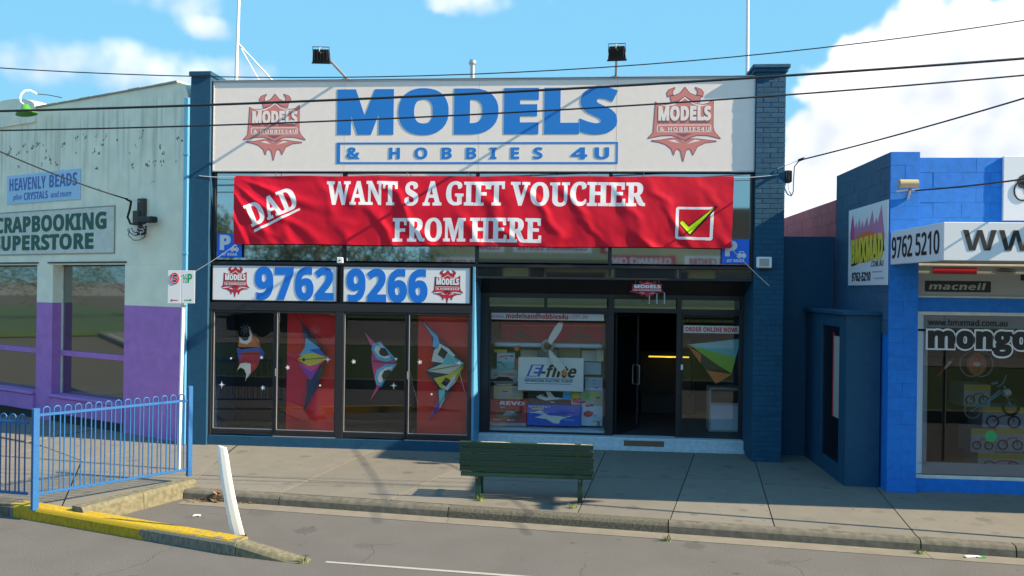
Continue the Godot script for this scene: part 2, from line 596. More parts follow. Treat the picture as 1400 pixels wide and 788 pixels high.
# ---------------------------------------------------------------- materials
func make_materials() -> void:
	var fine := noise_tex("fine", 0.06, 0.80, 1.0, 3, 3)
	var grit := noise_tex("grit", 0.35, 0.55, 1.0, 2, 4)
	var patch := noise_tex("patch", 0.012, 0.80, 1.0, 5, 9)
	var smear := noise_tex("smear", 0.02, 0.80, 1.05, 4, 12)
	var bumps := noise_tex("bumps", 0.12, 0.0, 1.0, 3, 15)
	grained("asphalt", lin(0.222, 0.208, 0.203), 0.92, noise_tex("stones", 0.30, 0.16, 1.0, 3, 5), 0.48, stain_tex("road_stain", 81, 40, 5, 0.8), 0.21, grit, 0.55, 0.8)
	grained("bay_asphalt", lin(0.15, 0.14, 0.135), 0.92, grit, 1.5, patch, 0.21, grit, 1.5, 0.5)
	for i in 4:
		var g: float = [0.235, 0.220, 0.245, 0.228][i]
		grained("concrete%d" % i, lin(g * 1.02, g * 0.94, g * 0.82), 0.9, noise_tex("sand", 0.30, 0.62, 1.0, 3, 6), 0.7, stain_tex("bay%d" % i, 30 + i, 90, 1 if i % 2 == 0 else 0, 0.80), 0.36, grit, 0.7, 0.15)
	grained("joint", lin(0.10, 0.095, 0.085), 0.95, grit, 1.2)
	grained("kerb", lin(0.225, 0.205, 0.165), 0.9, grit, 1.3, noise_tex("kerbpatch", 0.02, 0.45, 1.1, 5, 50), 0.7, grit, 1.3, 0.3)
	grained("kerb_rough", lin(0.19, 0.175, 0.135), 0.95, grit, 1.0, noise_tex("kerbpatch2", 0.04, 0.30, 1.2, 5, 51), 1.1, grit, 1.0, 1.0)
	grained("gutter", lin(0.29, 0.255, 0.205), 0.9, grit, 1.2, patch, 0.5, grit, 1.2, 0.2)
	grained("mossy", lin(0.27, 0.25, 0.165), 0.95, grit, 0.9, noise_tex("moss", 0.03, 0.4, 1.15, 5, 52), 0.8, grit, 0.9, 0.5)
	grained("soil", lin(0.10, 0.08, 0.06), 0.95, grit, 0.5)
	grained("grass_ground", lin(0.06, 0.11, 0.03), 0.95, grit, 0.8, patch, 0.1)
	grained("white_line", lin(0.55, 0.54, 0.50), 0.8, noise_tex("worn", 0.10, 0.12, 1.3, 4, 60), 1.6)
	# worn yellow paint: concrete shows where it has flaked away
	var flake := FastNoiseLite.new()
	flake.seed = 77
	flake.frequency = 0.012
	flake.fractal_octaves = 5
	var im := Image.create(1024, 128, false, Image.FORMAT_RGB8)
	for y in 128:
		for x in 1024:
			var t := x / 1024.0
			var v := flake.get_noise_2d(x, y * 2.0) * 0.8 + (0.55 if y < 62 else 0.55 - 0.95 * smoothstep(0.55, 0.70, t)) - 0.55 * smoothstep(0.62, 0.98, t) - (0.7 if t < 0.02 else 0.0)
			var n := flake.get_noise_2d(x * 7.0, y * 7.0) * 0.12
			im.set_pixel(x, y, Color(0.70 + n, 0.58 + n, 0.10 + n * 0.5) if v > 0.0 else Color(0.45 + n, 0.44 + n, 0.40 + n))
	var y := plain("yellow_kerb", Color.WHITE, 0.85)
	y.albedo_texture = ImageTexture.create_from_image(im)
	grained("brick_blue", lin(0.007, 0.090, 0.185), 0.8, fine, 2.0, smear, 0.6, bumps, 2.0, 0.5)
	grained("brick_blue_b", lin(0.008, 0.098, 0.200), 0.8, fine, 2.3, smear, 0.7, bumps, 2.3, 0.6)
	grained("brick_blue_c", lin(0.006, 0.083, 0.172), 0.8, fine, 1.8, smear, 0.5, bumps, 1.8, 0.5)
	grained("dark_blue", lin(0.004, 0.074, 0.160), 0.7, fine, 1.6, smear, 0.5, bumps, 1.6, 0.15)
	grained("pale_sunlit_blue", lin(0.10, 0.36, 0.62), 0.5, fine, 1.5)  # pale tone holds the sunlight on the return wall and corner strip
	grained("step_paint", lin(0.58, 0.68, 0.78), 0.55, fine, 2.0, smear, 0.9, bumps, 2.0, 0.1)
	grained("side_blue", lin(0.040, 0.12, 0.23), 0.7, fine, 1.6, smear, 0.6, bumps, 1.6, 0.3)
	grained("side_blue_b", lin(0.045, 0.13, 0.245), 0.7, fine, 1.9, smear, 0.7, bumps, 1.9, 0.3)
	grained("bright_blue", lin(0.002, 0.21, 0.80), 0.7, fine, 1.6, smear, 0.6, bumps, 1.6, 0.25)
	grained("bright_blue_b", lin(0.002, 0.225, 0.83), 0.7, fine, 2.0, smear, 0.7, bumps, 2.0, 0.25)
	grained("red_block", lin(0.92, 0.15, 0.16), 0.65, fine, 1.6, smear, 0.6, bumps, 1.6, 0.3)
	grained("red_block_b", lin(0.86, 0.135, 0.145), 0.65, fine, 1.9, smear, 0.7, bumps, 1.9, 0.3)
	grained("purple", lin(0.56, 0.22, 0.66), 0.6, fine, 1.4, noise_tex("purplepatch", 0.015, 0.78, 1.06, 5, 61), 0.4, bumps, 1.4, 0.15)
	grained("coping", lin(0.50, 0.50, 0.44), 0.85, grit, 1.2, patch, 0.6, grit, 1.2, 0.4)
	grained("white_render", lin(0.82, 0.82, 0.74), 0.8, fine, 1.2, smear, 0.4, bumps, 1.2, 0.1)
	grained("cream", lin(0.62, 0.52, 0.30), 0.8, fine, 0.8, patch, 0.1)
	grained("roof_metal", lin(0.42, 0.43, 0.45), 0.5, fine, 0.8)
	plain("alu_dark", lin(0.018, 0.018, 0.024), 0.38)
	plain("alu_edge", lin(0.45, 0.46, 0.50), 0.35, 0.7)
	plain("steel", lin(0.42, 0.43, 0.44), 0.4, 0.7)
	plain("black_metal", lin(0.012, 0.012, 0.014), 0.5)
	plain("black", lin(0.012, 0.012, 0.012), 0.55)
	plain("soffit", lin(0.012, 0.012, 0.014), 0.12)
	plain("soffit_gloss", lin(0.17, 0.17, 0.18), 0.08, 0.9)
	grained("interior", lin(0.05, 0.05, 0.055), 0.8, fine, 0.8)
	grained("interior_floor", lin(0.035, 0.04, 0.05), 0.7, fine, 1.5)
	grained("sign_white", lin(0.90, 0.79, 0.75), 0.45, noise_tex("signstain", 0.02, 0.95, 1.0, 4, 70), 0.5)
	plain("white", lin(0.80, 0.80, 0.80), 0.45)
	plain("cool_white", lin(0.72, 0.74, 0.80), 0.4)
	plain("print_blue", lin(0.012, 0.19, 0.62), 0.45)
	plain("digit_blue", lin(0.004, 0.16, 0.66), 0.4)
	plain("deep_navy", lin(0.01, 0.03, 0.12), 0.5)
	plain("faded_red", lin(0.66, 0.22, 0.20), 0.5)
	plain("faded_dark", lin(0.28, 0.10, 0.14), 0.5)
	plain("fresh_red", lin(0.52, 0.012, 0.035), 0.4)
	plain("fresh_dark", lin(0.06, 0.004, 0.012), 0.4)
	plain("parking_blue", lin(0.008, 0.15, 0.82), 0.4)
	grained("fence_blue", lin(0.022, 0.15, 0.44), 0.45, fine, 2.0, noise_tex("fencewear", 0.05, 0.7, 1.1, 4, 71), 1.0)
	grained("bench_green", lin(0.012, 0.060, 0.038), 0.5, fine, 2.0, noise_tex("benchwear", 0.05, 0.6, 1.2, 4, 72), 1.2, bumps, 2.5, 0.15)
	grained("bare_wood", lin(0.46, 0.40, 0.32), 0.85, noise_tex("woodgrain", 0.05, 0.6, 1.1, 4, 73), 2.0)
	grained("weathered_wood", lin(0.10, 0.085, 0.075), 0.9, noise_tex("woodgrain2", 0.06, 0.5, 1.2, 4, 74), 2.0)
	plain("sign_blue", lin(0.42, 0.62, 0.84), 0.5)
	plain("letter_blue", lin(0.06, 0.14, 0.45), 0.5)
	plain("letter_green", lin(0.004, 0.085, 0.050), 0.5)
	plain("green_lamp", lin(0.08, 0.30, 0.04), 0.4)
	plain("red", lin(0.55, 0.01, 0.015), 0.45)
	plain("board_red", lin(0.70, 0.015, 0.02), 0.5)
	plain("green", lin(0.02, 0.30, 0.10), 0.5)
	plain("rubber", lin(0.012, 0.012, 0.012), 0.6)
	plain("cable", lin(0.012, 0.014, 0.016), 0.5)
	plain("rope", lin(0.55, 0.58, 0.62), 0.8)
	glass("glass", 0.06)
	glass("bike_glass", 0.28)
	glass("dark_glass", 0.05)
	plain("craft_glass", lin(0.30, 0.32, 0.31), 0.03, 0.92)
	plain("mirror_film", lin(0.50, 0.52, 0.50), 0.03, 0.95)
	plain("transom_film", lin(0.42, 0.43, 0.40), 0.04, 0.9)
	for c in [["k_white", 0.72, 0.72, 0.70], ["k_orange", 0.72, 0.16, 0.04], ["k_blue", 0.03, 0.10, 0.55], ["k_sky", 0.10, 0.42, 0.72], ["k_red", 0.55, 0.02, 0.04], ["k_navy", 0.02, 0.03, 0.07], ["k_yellow", 0.72, 0.58, 0.05], ["k_purple", 0.22, 0.04, 0.38], ["k_pink", 0.60, 0.05, 0.20], ["k_black", 0.015, 0.015, 0.018], ["k_green", 0.26, 0.50, 0.05], ["k_grey", 0.36, 0.37, 0.36], ["k_cyan", 0.16, 0.55, 0.62], ["k_tan", 0.45, 0.36, 0.22], ["k_cream", 0.66, 0.62, 0.50], ["k_brown", 0.16, 0.09, 0.05], ["k_ice", 0.50, 0.62, 0.76], ["k_lilac", 0.50, 0.20, 0.36]]:
		plain(c[0], lin(c[1], c[2], c[3]), 0.55)
func M(key: String) -> Material:
	return mats[key]

# ---------------------------------------------------------------- building helpers
# masonry: each unit a piece of its own, in running bond on the plane through origin along u (to the observer's right), outward n
func masonry(parent: Node3D, called: String, origin: Vector3, u: Vector3, width: float, height: float, bw: float, bh: float, deep: float, joint: float, tones: Array, seed_: int) -> void:
	var rng := RandomNumberGenerator.new()
	rng.seed = seed_
	var n := Vector3(-u.z, 0, u.x)
	var turn := atan2(-u.z, u.x)
	var rows := int(round(height / bh))
	bh = height / rows
	for r in rows:
		var x := 0.0
		var first := (r % 2 == 1)
		while x < width - 0.02:
			var l := minf(bw * (0.5 if first else 1.0), width - x)
			if width - x - l < 0.05:
				l = width - x
			first = false
			var proud := rng.randf_range(-0.002, 0.002)
			part(parent, called, cbox(Vector3(l - joint, bh - joint, deep), 0.004 if bh < 0.1 else 0.0015), M(tones[rng.randi() % tones.size()]), origin + u * (x + l / 2.0) + Vector3(0, (r + 0.5) * bh, 0) - n * (deep / 2.0 - proud), Vector3(0, turn, rng.randf_range(-0.003, 0.003)))
			x += l

func flat(parent: Node3D, called: String, pts: PackedVector2Array, top: float, thick: float, m: Material, shrink := 0.0) -> MeshInstance3D:   # outline in x, z
	var q := PackedVector2Array()
	for p in pts:
		q.append(Vector2(p.x, -p.y))
	if shrink > 0.0:
		var g := Geometry2D.offset_polygon(q, -shrink, Geometry2D.JOIN_MITER)
		if g.size():
			q = g[0]
	return part(parent, called, plate(q, thick), m, Vector3(0, top - thick, 0), Vector3(-PI / 2, 0, 0))

func kerb_z(x: float) -> float:
	return 3.66 + 0.115 * (x + 0.5)

# a length of kerb with a rounded nose; front edge from a to b (x, z), face towards +z side
func kerb_mesh(a: Vector2, b: Vector2, top: float, bottom: float, deep: float, end_top := -9.0) -> Mesh:
	var st := SurfaceTool.new()
	st.begin(Mesh.PRIMITIVE_TRIANGLES)
	var d := (b - a).normalized()
	var n := Vector2(-d.y, d.x)
	var prof := [Vector2(0.03, bottom), Vector2(0.012, top - 0.045), Vector2(0.0, top - 0.028), Vector2(-0.012, top - 0.010), Vector2(-0.032, top), Vector2(-deep, top), Vector2(-deep, bottom)]
	var cuts := 6
	var f := func(i: int, j: int) -> Vector3:
		var t := float(i) / cuts
		var p := a.lerp(b, t)
		var q: Vector2 = prof[j]
		var y := q.y
		if end_top > -8.0 and y > bottom:
			y = maxf(bottom + 0.01, y - (top - end_top) * t)
		return Vector3(p.x + n.x * q.x, y, p.y + n.y * q.x)
	for i in cuts:
		for j in prof.size():
			var l := (j + 1) % prof.size()
			for v in [[i, j], [i + 1, l], [i + 1, j], [i, j], [i, l], [i + 1, l]]:
				st.set_smooth_group(0 if j in [1, 2, 3] else -1)
				st.set_uv(Vector2(float(v[0]) / cuts, 1.0 - clampf(v[1] / 5.0, 0.0, 1.0)))
				st.add_vertex(f.call(v[0], v[1]))
	for i in [0, cuts]:
		for j in range(1, prof.size() - 1):
			var v3 := [f.call(i, 0), f.call(i, j), f.call(i, j + 1)] if i == 0 else [f.call(i, 0), f.call(i, j + 1), f.call(i, j)]
			st.set_smooth_group(-1)
			for v in v3:
				st.set_uv(Vector2(0, 0))
				st.add_vertex(v)
	st.generate_normals()
	return st.commit()

func frame(parent: Node3D, called: String, r: Rect2, bar: float, z0: float, z1: float, m: Material) -> MeshInstance3D:   # four bars joined into one frame
	var st := SurfaceTool.new()
	st.begin(Mesh.PRIMITIVE_TRIANGLES)
	var mid := (z0 + z1) / 2.0
	for b in [[Vector3(r.size.x, bar, z1 - z0), Vector3(r.get_center().x, r.position.y + bar / 2, mid)], [Vector3(r.size.x, bar, z1 - z0), Vector3(r.get_center().x, r.end.y - bar / 2, mid)],
			[Vector3(bar, r.size.y - 2 * bar, z1 - z0), Vector3(r.position.x + bar / 2, r.get_center().y, mid)], [Vector3(bar, r.size.y - 2 * bar, z1 - z0), Vector3(r.end.x - bar / 2, r.get_center().y, mid)]]:
		st.append_from(cbox(b[0], 0.004), 0, Transform3D(Basis.IDENTITY, b[1]))
	return part(parent, called, st.commit(), m)

# ---------------------------------------------------------------- ground
func build_ground() -> void:
	var soil: Node3D = struct(slab(self, "ground", Vector3(-220, -1.0, -220), Vector3(220, -0.42, 220), M("soil")))
	soil.position.y -= 0.0
	var road: Node3D = struct(Node3D.new())
	road.name = "road"
	add_child(road)
	flat(road, "road_surface", pv([-60, 2.6, 60, 2.6, 60, 9.4, -60, 9.4]), ROAD, 0.2, M("asphalt"))
	# white edge line of the parking bays, worn thin towards one end
	var a := pg(445, 769, ROAD)
	var b := pg(700, 788, ROAD)
	var d := (b - a).normalized()
	var s := Vector3(-d.z, 0, d.x) * 0.045
	var e := a + d * 9.0
	var wl := part(road, "painted_line", flat_quad([a - s * 0.5, e - s, e + s, a + s * 0.5], 0.004), M("white_line"))
	wl.set_meta("label", "worn white painted line")
	# gutter
	var gut: Node3D = struct(Node3D.new())
	gut.name = "gutter"
	add_child(gut)
	var gx := [-4.3, -0.47, 2.36, 5.3, 8.4, 14.0]
	for i in gx.size() - 1:
		flat(gut, "gutter_stone", pv([gx[i], kerb_z(gx[i]) + 0.03, gx[i + 1], kerb_z(gx[i + 1]) + 0.03, gx[i + 1], kerb_z(gx[i + 1]) + 0.30, gx[i], kerb_z(gx[i]) + 0.30]), ROAD + 0.006, 0.15, M("gutter"), 0.004)
	# footpath: cast bays with joints between them
	var path: Node3D = struct(Node3D.new())
	path.name = "footpath"
	add_child(path)
	flat(path, "footpath_bed", pv([-16, -8, 15, -0.66, 15, kerb_z(15.0) - 0.16, -4.36, kerb_z(-4.36) - 0.16, -5.42, 4.4, -6.1, 4.2, -16, 2.0]), GROUND - 0.022, 0.2, M("joint"))
	var joints := []                                      # lines across the path, seen as [px, py at the shop, px, py at the kerb]
	for j in [[497, 622, 405, 664], [640, 634, 565, 668], [828, 617, 795, 690], [950, 620, 912, 722], [1033, 632, 1061, 726], [1196, 664, 1256, 736]]:
		var p := pg(j[0], j[1])
		var q := pg(j[2], j[3])
		joints.append([p, q])
	joints.push_front([Vector3(-5.0, 0, 0), Vector3(-4.36, 0, 3.2)])
	joints.append([Vector3(8.0, 0, 0), Vector3(8.1, 0, 4.4)])
	joints.append([Vector3(10.5, 0, 0), Vector3(10.7, 0, 4.4)])
	joints.append([Vector3(15.0, 0, 0), Vector3(15.0, 0, 4.4)])
	var x_at := func(j: Array, z: float) -> float:
		return j[0].x + (j[1].x - j[0].x) * (z - j[0].z) / (j[1].z - j[0].z)
	for i in joints.size() - 1:
		var l: Array = joints[i]
		var r: Array = joints[i + 1]
		var zm: float = [2.35, 2.45, 2.0, 1.55, 1.45, 1.7, 2.2, 2.2, 2.2, 2.2][i]
		var zt := -0.72
		if i == 0:
			zt = -0.2
		var xl: float = x_at.call(l, 4.0)
		var xr: float = x_at.call(r, 4.0)
		var zl := kerb_z(xl) - 0.15
		var zr := kerb_z(xr) - 0.15
		flat(path, "footpath_bay", pv([x_at.call(l, zt), zt, x_at.call(r, zt), zt, x_at.call(r, zm + 0.03), zm + 0.03, x_at.call(l, zm), zm]), GROUND, 0.1, M("concrete%d" % (i % 4)), 0.008)
		flat(path, "footpath_bay", pv([x_at.call(l, zm), zm, x_at.call(r, zm + 0.03), zm + 0.03, x_at.call(r, zr), zr, x_at.call(l, zl), zl]), GROUND - 0.002, 0.1, M("concrete%d" % ((i + 2) % 4)), 0.008)
	# raised end of the path in front of the craft shop
	for bay in [[-4.98, -0.2, -4.47, 2.7, -5.35, 4.5, -6.9, 1.6, -6.3, -0.5], [-6.32, -0.52, -6.92, 1.6, -8.8, 0.2, -8.2, -1.45], [-6.92, 1.62, -5.36, 4.52, -6.05, 4.38, -8.0, 3.98, -8.3, 0.6], [-8.25, -1.5, -8.9, 0.2, -11.5, -1.0, -11.0, -2.9], [-8.32, 0.6, -8.02, 3.97, -11.6, 3.25, -11.6, -0.95]]:
		flat(path, "footpath_bay", pv(bay), GROUND, 0.1, M("concrete%d" % (int(absf(bay[0] * 3)) % 4)), 0.002)
	# kerb stones between their joints
	var kerb: Node3D = struct(Node3D.new())
	kerb.name = "kerb"
	add_child(kerb)
	var kx := [-4.36, -2.9, -0.49, 2.36, 5.28, 6.3, 9.0, 14.8]
	for i in kx.size() - 1:
		part(kerb, "kerb_stone", kerb_mesh(Vector2(kx[i] + 0.008, kerb_z(kx[i])), Vector2(kx[i + 1] - 0.008, kerb_z(kx[i + 1])), GROUND + 0.0, ROAD - 0.1, 0.148), M(["kerb", "kerb", "kerb_rough", "kerb", "kerb", "kerb", "kerb"][i]))
	# the bank up to the main road across the lane, and what lies beyond it (seen only in the shop windows)
	struct(flat(self, "bank", pv([-60, 9.4, 60, 9.4, 60, 9.7, -60, 9.7]), 0.10, 0.5, M("kerb")))
	var st := SurfaceTool.new()
	st.begin(Mesh.PRIMITIVE_TRIANGLES)
	quad(st, [Vector3(-60, 0.08, 9.7), Vector3(60, 0.08, 9.7), Vector3(60, 0.9, 12.2), Vector3(-60, 0.9, 12.2)], Vector3(0, 0.95, -0.31))
	quad(st, [Vector3(-60, -0.5, 9.7), Vector3(60, -0.5, 9.7), Vector3(60, -0.5, 12.2), Vector3(-60, -0.5, 12.2)], Vector3(0, -1, 0))
	struct(part(self, "verge", st.commit(), M("grass_ground")))
	struct(flat(self, "pavement", pv([-60, 12.2, 60, 12.2, 60, 15.2, -60, 15.2]), 0.92, 1.0, M("concrete1")))
	var main: Node3D = struct(Node3D.new())
	main.name = "main_road"
	add_child(main)
	flat(main, "road_surface", pv([-60, 15.2, 60, 15.2, 60, 34, -60, 34]), 0.80, 1.0, M("asphalt"))
	for z in [18.6, 22.0, 25.2, 28.4, 31.4]:
		for i in 12:
			if z == 18.6 and i % 1 == 0 or i % 2 == 0 or z == 25.2:
				var x := -50.0 + i * 8.4
				part(main, "lane_line", flat_quad([Vector3(x, 0.80, z), Vector3(x + (8.4 if z in [18.6, 25.2] else 3.0), 0.80, z), Vector3(x + (8.4 if z in [18.6, 25.2] else 3.0), 0.80, z + 0.12), Vector3(x, 0.80, z + 0.12)], 0.004), M("white_line"))
	for x in [-15.0, -18.0, -21.0, -24.0, -27.0, -30.0]:
		part(road, "bay_line", flat_quad([Vector3(x, ROAD, 4.2), Vector3(x + 0.09, ROAD, 4.2), Vector3(x + 0.09, ROAD, 6.6), Vector3(x, ROAD, 6.6)], 0.004), M("white_line"))
	for z in [2.9, 7.9]:
		part(road, "edge_line", flat_quad([Vector3(-44, ROAD, z), Vector3(-9, ROAD, z), Vector3(-9, ROAD, z + 0.1), Vector3(-44, ROAD, z + 0.1)], 0.004), M("white_line"))
	struct(flat(self, "park_lawn", pv([-110, -40, -46, -40, -46, 9.3, -110, 9.3]), -0.06, 0.3, M("grass_ground")))
	struct(flat(self, "far_verge", pv([-60, 34, 60, 34, 60, 42, -60, 42]), 0.95, 1.0, M("grass_ground")))

func flat_quad(p: Array, lift: float) -> Mesh:
	var st := SurfaceTool.new()
	st.begin(Mesh.PRIMITIVE_TRIANGLES)
	var up := Vector3(0, lift, 0)
	quad(st, [p[0] + up, p[1] + up, p[2] + up, p[3] + up], Vector3.UP)
	return st.commit()

# ---------------------------------------------------------------- the hobby shop
func crop(ox: float, oy: float, k: float, x0: float, y0: float, x1: float, y1: float, z: float) -> Rect2:
	return rc(ox + x0 / k, oy + y0 / k, ox + x1 / k, oy + y1 / k, z)

func build_hobby_shop() -> void:
	var b := thing("hobby_shop", "two-bay shop building with dark blue pilasters, black window frames and recessed doorway", "shop")
	var db := M("dark_blue")
	var al := M("alu_dark")
	# shell
	slab(b, "side_wall", Vector3(-5.90, -0.3, -10.0), Vector3(-5.60, 4.3, -2.8), db)
	slab(b, "side_wall", Vector3(4.36, -0.3, -10.0), Vector3(4.65, 4.3, -2.8), db)
	slab(b, "side_wall", Vector3(-5.90, -0.3, -2.79), Vector3(-5.60, 6.45, -0.52), db)
	slab(b, "side_wall", Vector3(4.36, -0.3, -2.79), Vector3(4.65, 6.45, -0.92), db)
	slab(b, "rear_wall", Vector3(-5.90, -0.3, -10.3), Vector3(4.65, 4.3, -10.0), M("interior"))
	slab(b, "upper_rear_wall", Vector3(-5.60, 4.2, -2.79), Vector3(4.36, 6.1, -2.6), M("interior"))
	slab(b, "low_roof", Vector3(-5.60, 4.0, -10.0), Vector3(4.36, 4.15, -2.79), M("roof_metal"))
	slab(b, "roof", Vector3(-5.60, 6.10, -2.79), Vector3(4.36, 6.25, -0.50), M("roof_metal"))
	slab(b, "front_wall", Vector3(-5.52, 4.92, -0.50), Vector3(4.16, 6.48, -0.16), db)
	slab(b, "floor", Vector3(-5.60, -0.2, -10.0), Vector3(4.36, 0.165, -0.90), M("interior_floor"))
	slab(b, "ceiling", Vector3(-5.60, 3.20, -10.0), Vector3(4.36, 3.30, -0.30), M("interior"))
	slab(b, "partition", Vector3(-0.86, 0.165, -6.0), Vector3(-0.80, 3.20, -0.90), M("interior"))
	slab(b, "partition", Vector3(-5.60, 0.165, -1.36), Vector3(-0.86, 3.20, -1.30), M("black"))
	# pilasters
	var pl := slab(b, "pilaster", Vector3(-5.905, -0.3, -0.52), Vector3(-5.525, 6.64, 0.05), db, 0.01)
	slab(pl, "cap", Vector3(-0.215, 3.47, -0.31), Vector3(0.215, 3.56, 0.325), db, 0.015)
	var pr := slab(b, "pilaster", Vector3(4.168, -0.3, -0.92), Vector3(4.652, 6.62, 0.044), M("brick_blue_c"), 0.004)
	var bricks := Node3D.new()
	bricks.name = "brick_face"
	pr.add_child(bricks)
	bricks.position = -pr.position
	masonry(bricks, "brick", Vector3(4.16, GROUND, 0.05), Vector3.RIGHT, 0.50, 6.67, 0.248, 0.0866, 0.02, 0.007, ["brick_blue", "brick_blue_b", "brick_blue_c"], 11)
	slab(bricks, "cap", Vector3(4.12, 6.62, -0.5), Vector3(4.69, 6.68, 0.085), M("brick_blue"), 0.01)
	slab(bricks, "cap", Vector3(4.09, 6.68, -0.5), Vector3(4.72, 6.745, 0.115), M("brick_blue_b"), 0.01)
	# high windows behind the banner: film-coated glass between dark mullions
	var tw := Node3D.new()
	tw.name = "high_window"
	b.add_child(tw)
	var mx := [-5.50, pz(470, 340, -0.1).x, pz(652, 340, -0.1).x, pz(834, 340, -0.1).x, 4.15]
	for i in mx.size() - 1:
		var pane := slab(tw, "pane", Vector3(mx[i] + 0.03, 3.32, -0.14), Vector3(mx[i + 1] - 0.03, 4.90, -0.12), M("mirror_film"), 0.002)
		pane.rotation = Vector3([0.004, -0.006, 0.008, -0.003][i], [0.006, -0.005, 0.003, 0.007][i], 0)
	for x in mx:
		slab(tw, "mullion", Vector3(x - 0.03, 3.29, -0.17), Vector3(x + 0.03, 4.915, -0.07), al)
	slab(tw, "sill", Vector3(-5.52, 3.235, -0.17), Vector3(4.16, 3.29, -0.03), al)
	# left shop front
	slab(b, "sign_backing", Vector3(-5.52, 2.42, -0.26), Vector3(-0.70, 3.235, -0.10), al)
	slab(b, "plinth", Vector3(-5.52, -0.3, -0.30), Vector3(-0.70, 0.125, 0.01), db, 0.006)
	slab(b, "corner_post", Vector3(-0.80, 0.125, -0.88), Vector3(-0.700, 3.235, -0.12), M("dark_blue"))
	slab(b, "return_wall", Vector3(-0.70, -0.3, -0.86), Vector3(-0.655, 3.235, -0.02), M("pale_sunlit_blue"))  # paler than the other walls: its sunlight is put into the colour
	var edges := [[291.0, 372.5], [378.0, 457.0], [470.0, 552.5], [558.5, 640.5]]
	var star_at := [[[90, 458, 2], [140, 316, 0], [305, 312, 1], [313, 475, 3]], [[447, 365, 3], [663, 322, 2], [621, 462, 0]], [[92, 334, 3], [320, 320, 1], [308, 463, 2]], [[450, 336, 3], [662, 341, 2], [513, 509, 0]]]
	for i in 4:
		var r := rc(edges[i][0], 428 + i * 1.2, edges[i][1], 588 + i * 1.6, 0.0)
		r.position.y = 0.235
		r.size.y = 2.365 - 0.235
		var proud := 0.012 if i % 2 == 1 else 0.0
		var w := frame(b, "window", Rect2(r.position - Vector2(0.035, 0.075), r.size + Vector2(0.07, 0.11)), 0.036, -0.075 + proud, -0.015 + proud, al)
		panel(w, "pane", r.grow_individual(0.004, 0.042, 0.004, 0.004), -0.048 + proud, -0.042 + proud, M("dark_glass"), 0.001)
		slab(w, "bottom_rail", Vector3(r.position.x, r.position.y - 0.038, -0.07 + proud), Vector3(r.end.x, r.position.y + 0.01, -0.012 + proud), al)
		slab(w, "edge_trim", Vector3(r.position.x - 0.004, r.position.y + 0.01, -0.036 + proud), Vector3(r.position.x + 0.008, r.end.y, -0.012 + proud), M("alu_edge"), 0.002)
		slab(w, "edge_trim", Vector3(r.position.x, r.position.y + 0.012, -0.036 + proud), Vector3(r.end.x, r.position.y + 0.022, -0.012 + proud), M("alu_edge"), 0.002)
		for s in star_at[i]:
			var o := Vector2(280, 410) if i < 2 else Vector2(460, 410)
			var p := pz(o.x + s[0] / 3.94, o.y + s[1] / 3.94, -0.04)
			var pts := PackedVector2Array()
			var n: int = [8, 10, 16, 10][s[2]]
			for k in n:
				var a := TAU * k / n + PI / 2 + (0.25 if s[2] == 3 else 0.0)
				var rad: float = ([0.019, 0.019] if s[2] == 0 else [0.05, 0.020] if s[2] != 2 else [0.068, 0.018])[k % 2]
				if s[2] == 2 and k % 4 == 2:
					rad = 0.034
				if s[2] == 1:
					rad *= 0.7
				pts.append(Vector2(cos(a), sin(a)) * rad)
			part(w, "star_sticker", plate(pts, 0.0015), M("cool_white"), Vector3(p.x, p.y, -0.0415 + proud))
		if i % 2 == 1:
			slab(w, "lock", Vector3(r.position.x - 0.03, 1.22, -0.004), Vector3(r.position.x - 0.012, 1.36, 0.006), M("alu_edge"))
			slab(w, "track", Vector3(r.position.x - 0.06, 0.128, -0.012), Vector3(r.end.x + 0.03, 0.142, 0.006), M("alu_edge"), 0.002)
	for x in [-5.505, pz(463.5, 500, 0).x, -0.735]:
		var hw := 0.075 if x > -5 and x < -2 else 0.033
		slab(b, "post", Vector3(x - hw, 0.125, -0.10), Vector3(x + hw, 2.42, 0.0), al, 0.006)
	slab(b, "window_head", Vector3(-5.52, 2.405, -0.10), Vector3(-0.70, 2.45, 0.004), al)
	slab(b, "lintel", Vector3(-5.52, 2.45, -0.10), Vector3(-0.70, 2.545, -0.006), al)
	# recessed doorway
	var ZR := -0.85
	var st := slab(b, "step", Vector3(-0.655, -0.3, -0.98), Vector3(4.168, 0.17, -0.66), M("step_paint"), 0.015)
	var toe := slab(b, "step", Vector3(-0.655, -0.3, -0.66), Vector3(4.168, 0.012, -0.60), M("step_paint"), 0.008)
	var gr := rc(853, 603, 908, 610.5, -0.66)
	var grille := panel(st, "vent_grille", gr, -0.662, -0.650, M("k_brown"))
	grille.position -= st.position
	# sloping glossy soffit over the recess
	var sf := SurfaceTool.new()
	sf.begin(Mesh.PRIMITIVE_TRIANGLES)
	var sl := Vector3(0, 0.83, 0.47).normalized() * -1.0
	quad(sf, [Vector3(-0.655, 3.045, -0.10), Vector3(4.168, 3.045, -0.10), Vector3(4.168, 2.765, -0.86), Vector3(-0.655, 2.765, -0.86)], sl)
	quad(sf, [Vector3(-0.655, 3.065, -0.10), Vector3(4.168, 3.065, -0.10), Vector3(4.168, 2.785, -0.86), Vector3(-0.655, 2.785, -0.86)], -sl)
	var cells := [-0.64, pz(745, 370, -0.1).x, pz(834, 370, -0.1).x, pz(930, 370, -0.1).x, 4.155]
	for i in 4:
		var lower := slab(tw, "pane", Vector3(cells[i] + 0.02, 3.075, -0.105), Vector3(cells[i + 1] - 0.02, 3.232, -0.09), M("mirror_film"), 0.001)
		lower.rotation = Vector3([0.010, 0.004, 0.012, 0.006][i], [0.004, -0.008, 0.006, -0.003][i], 0)
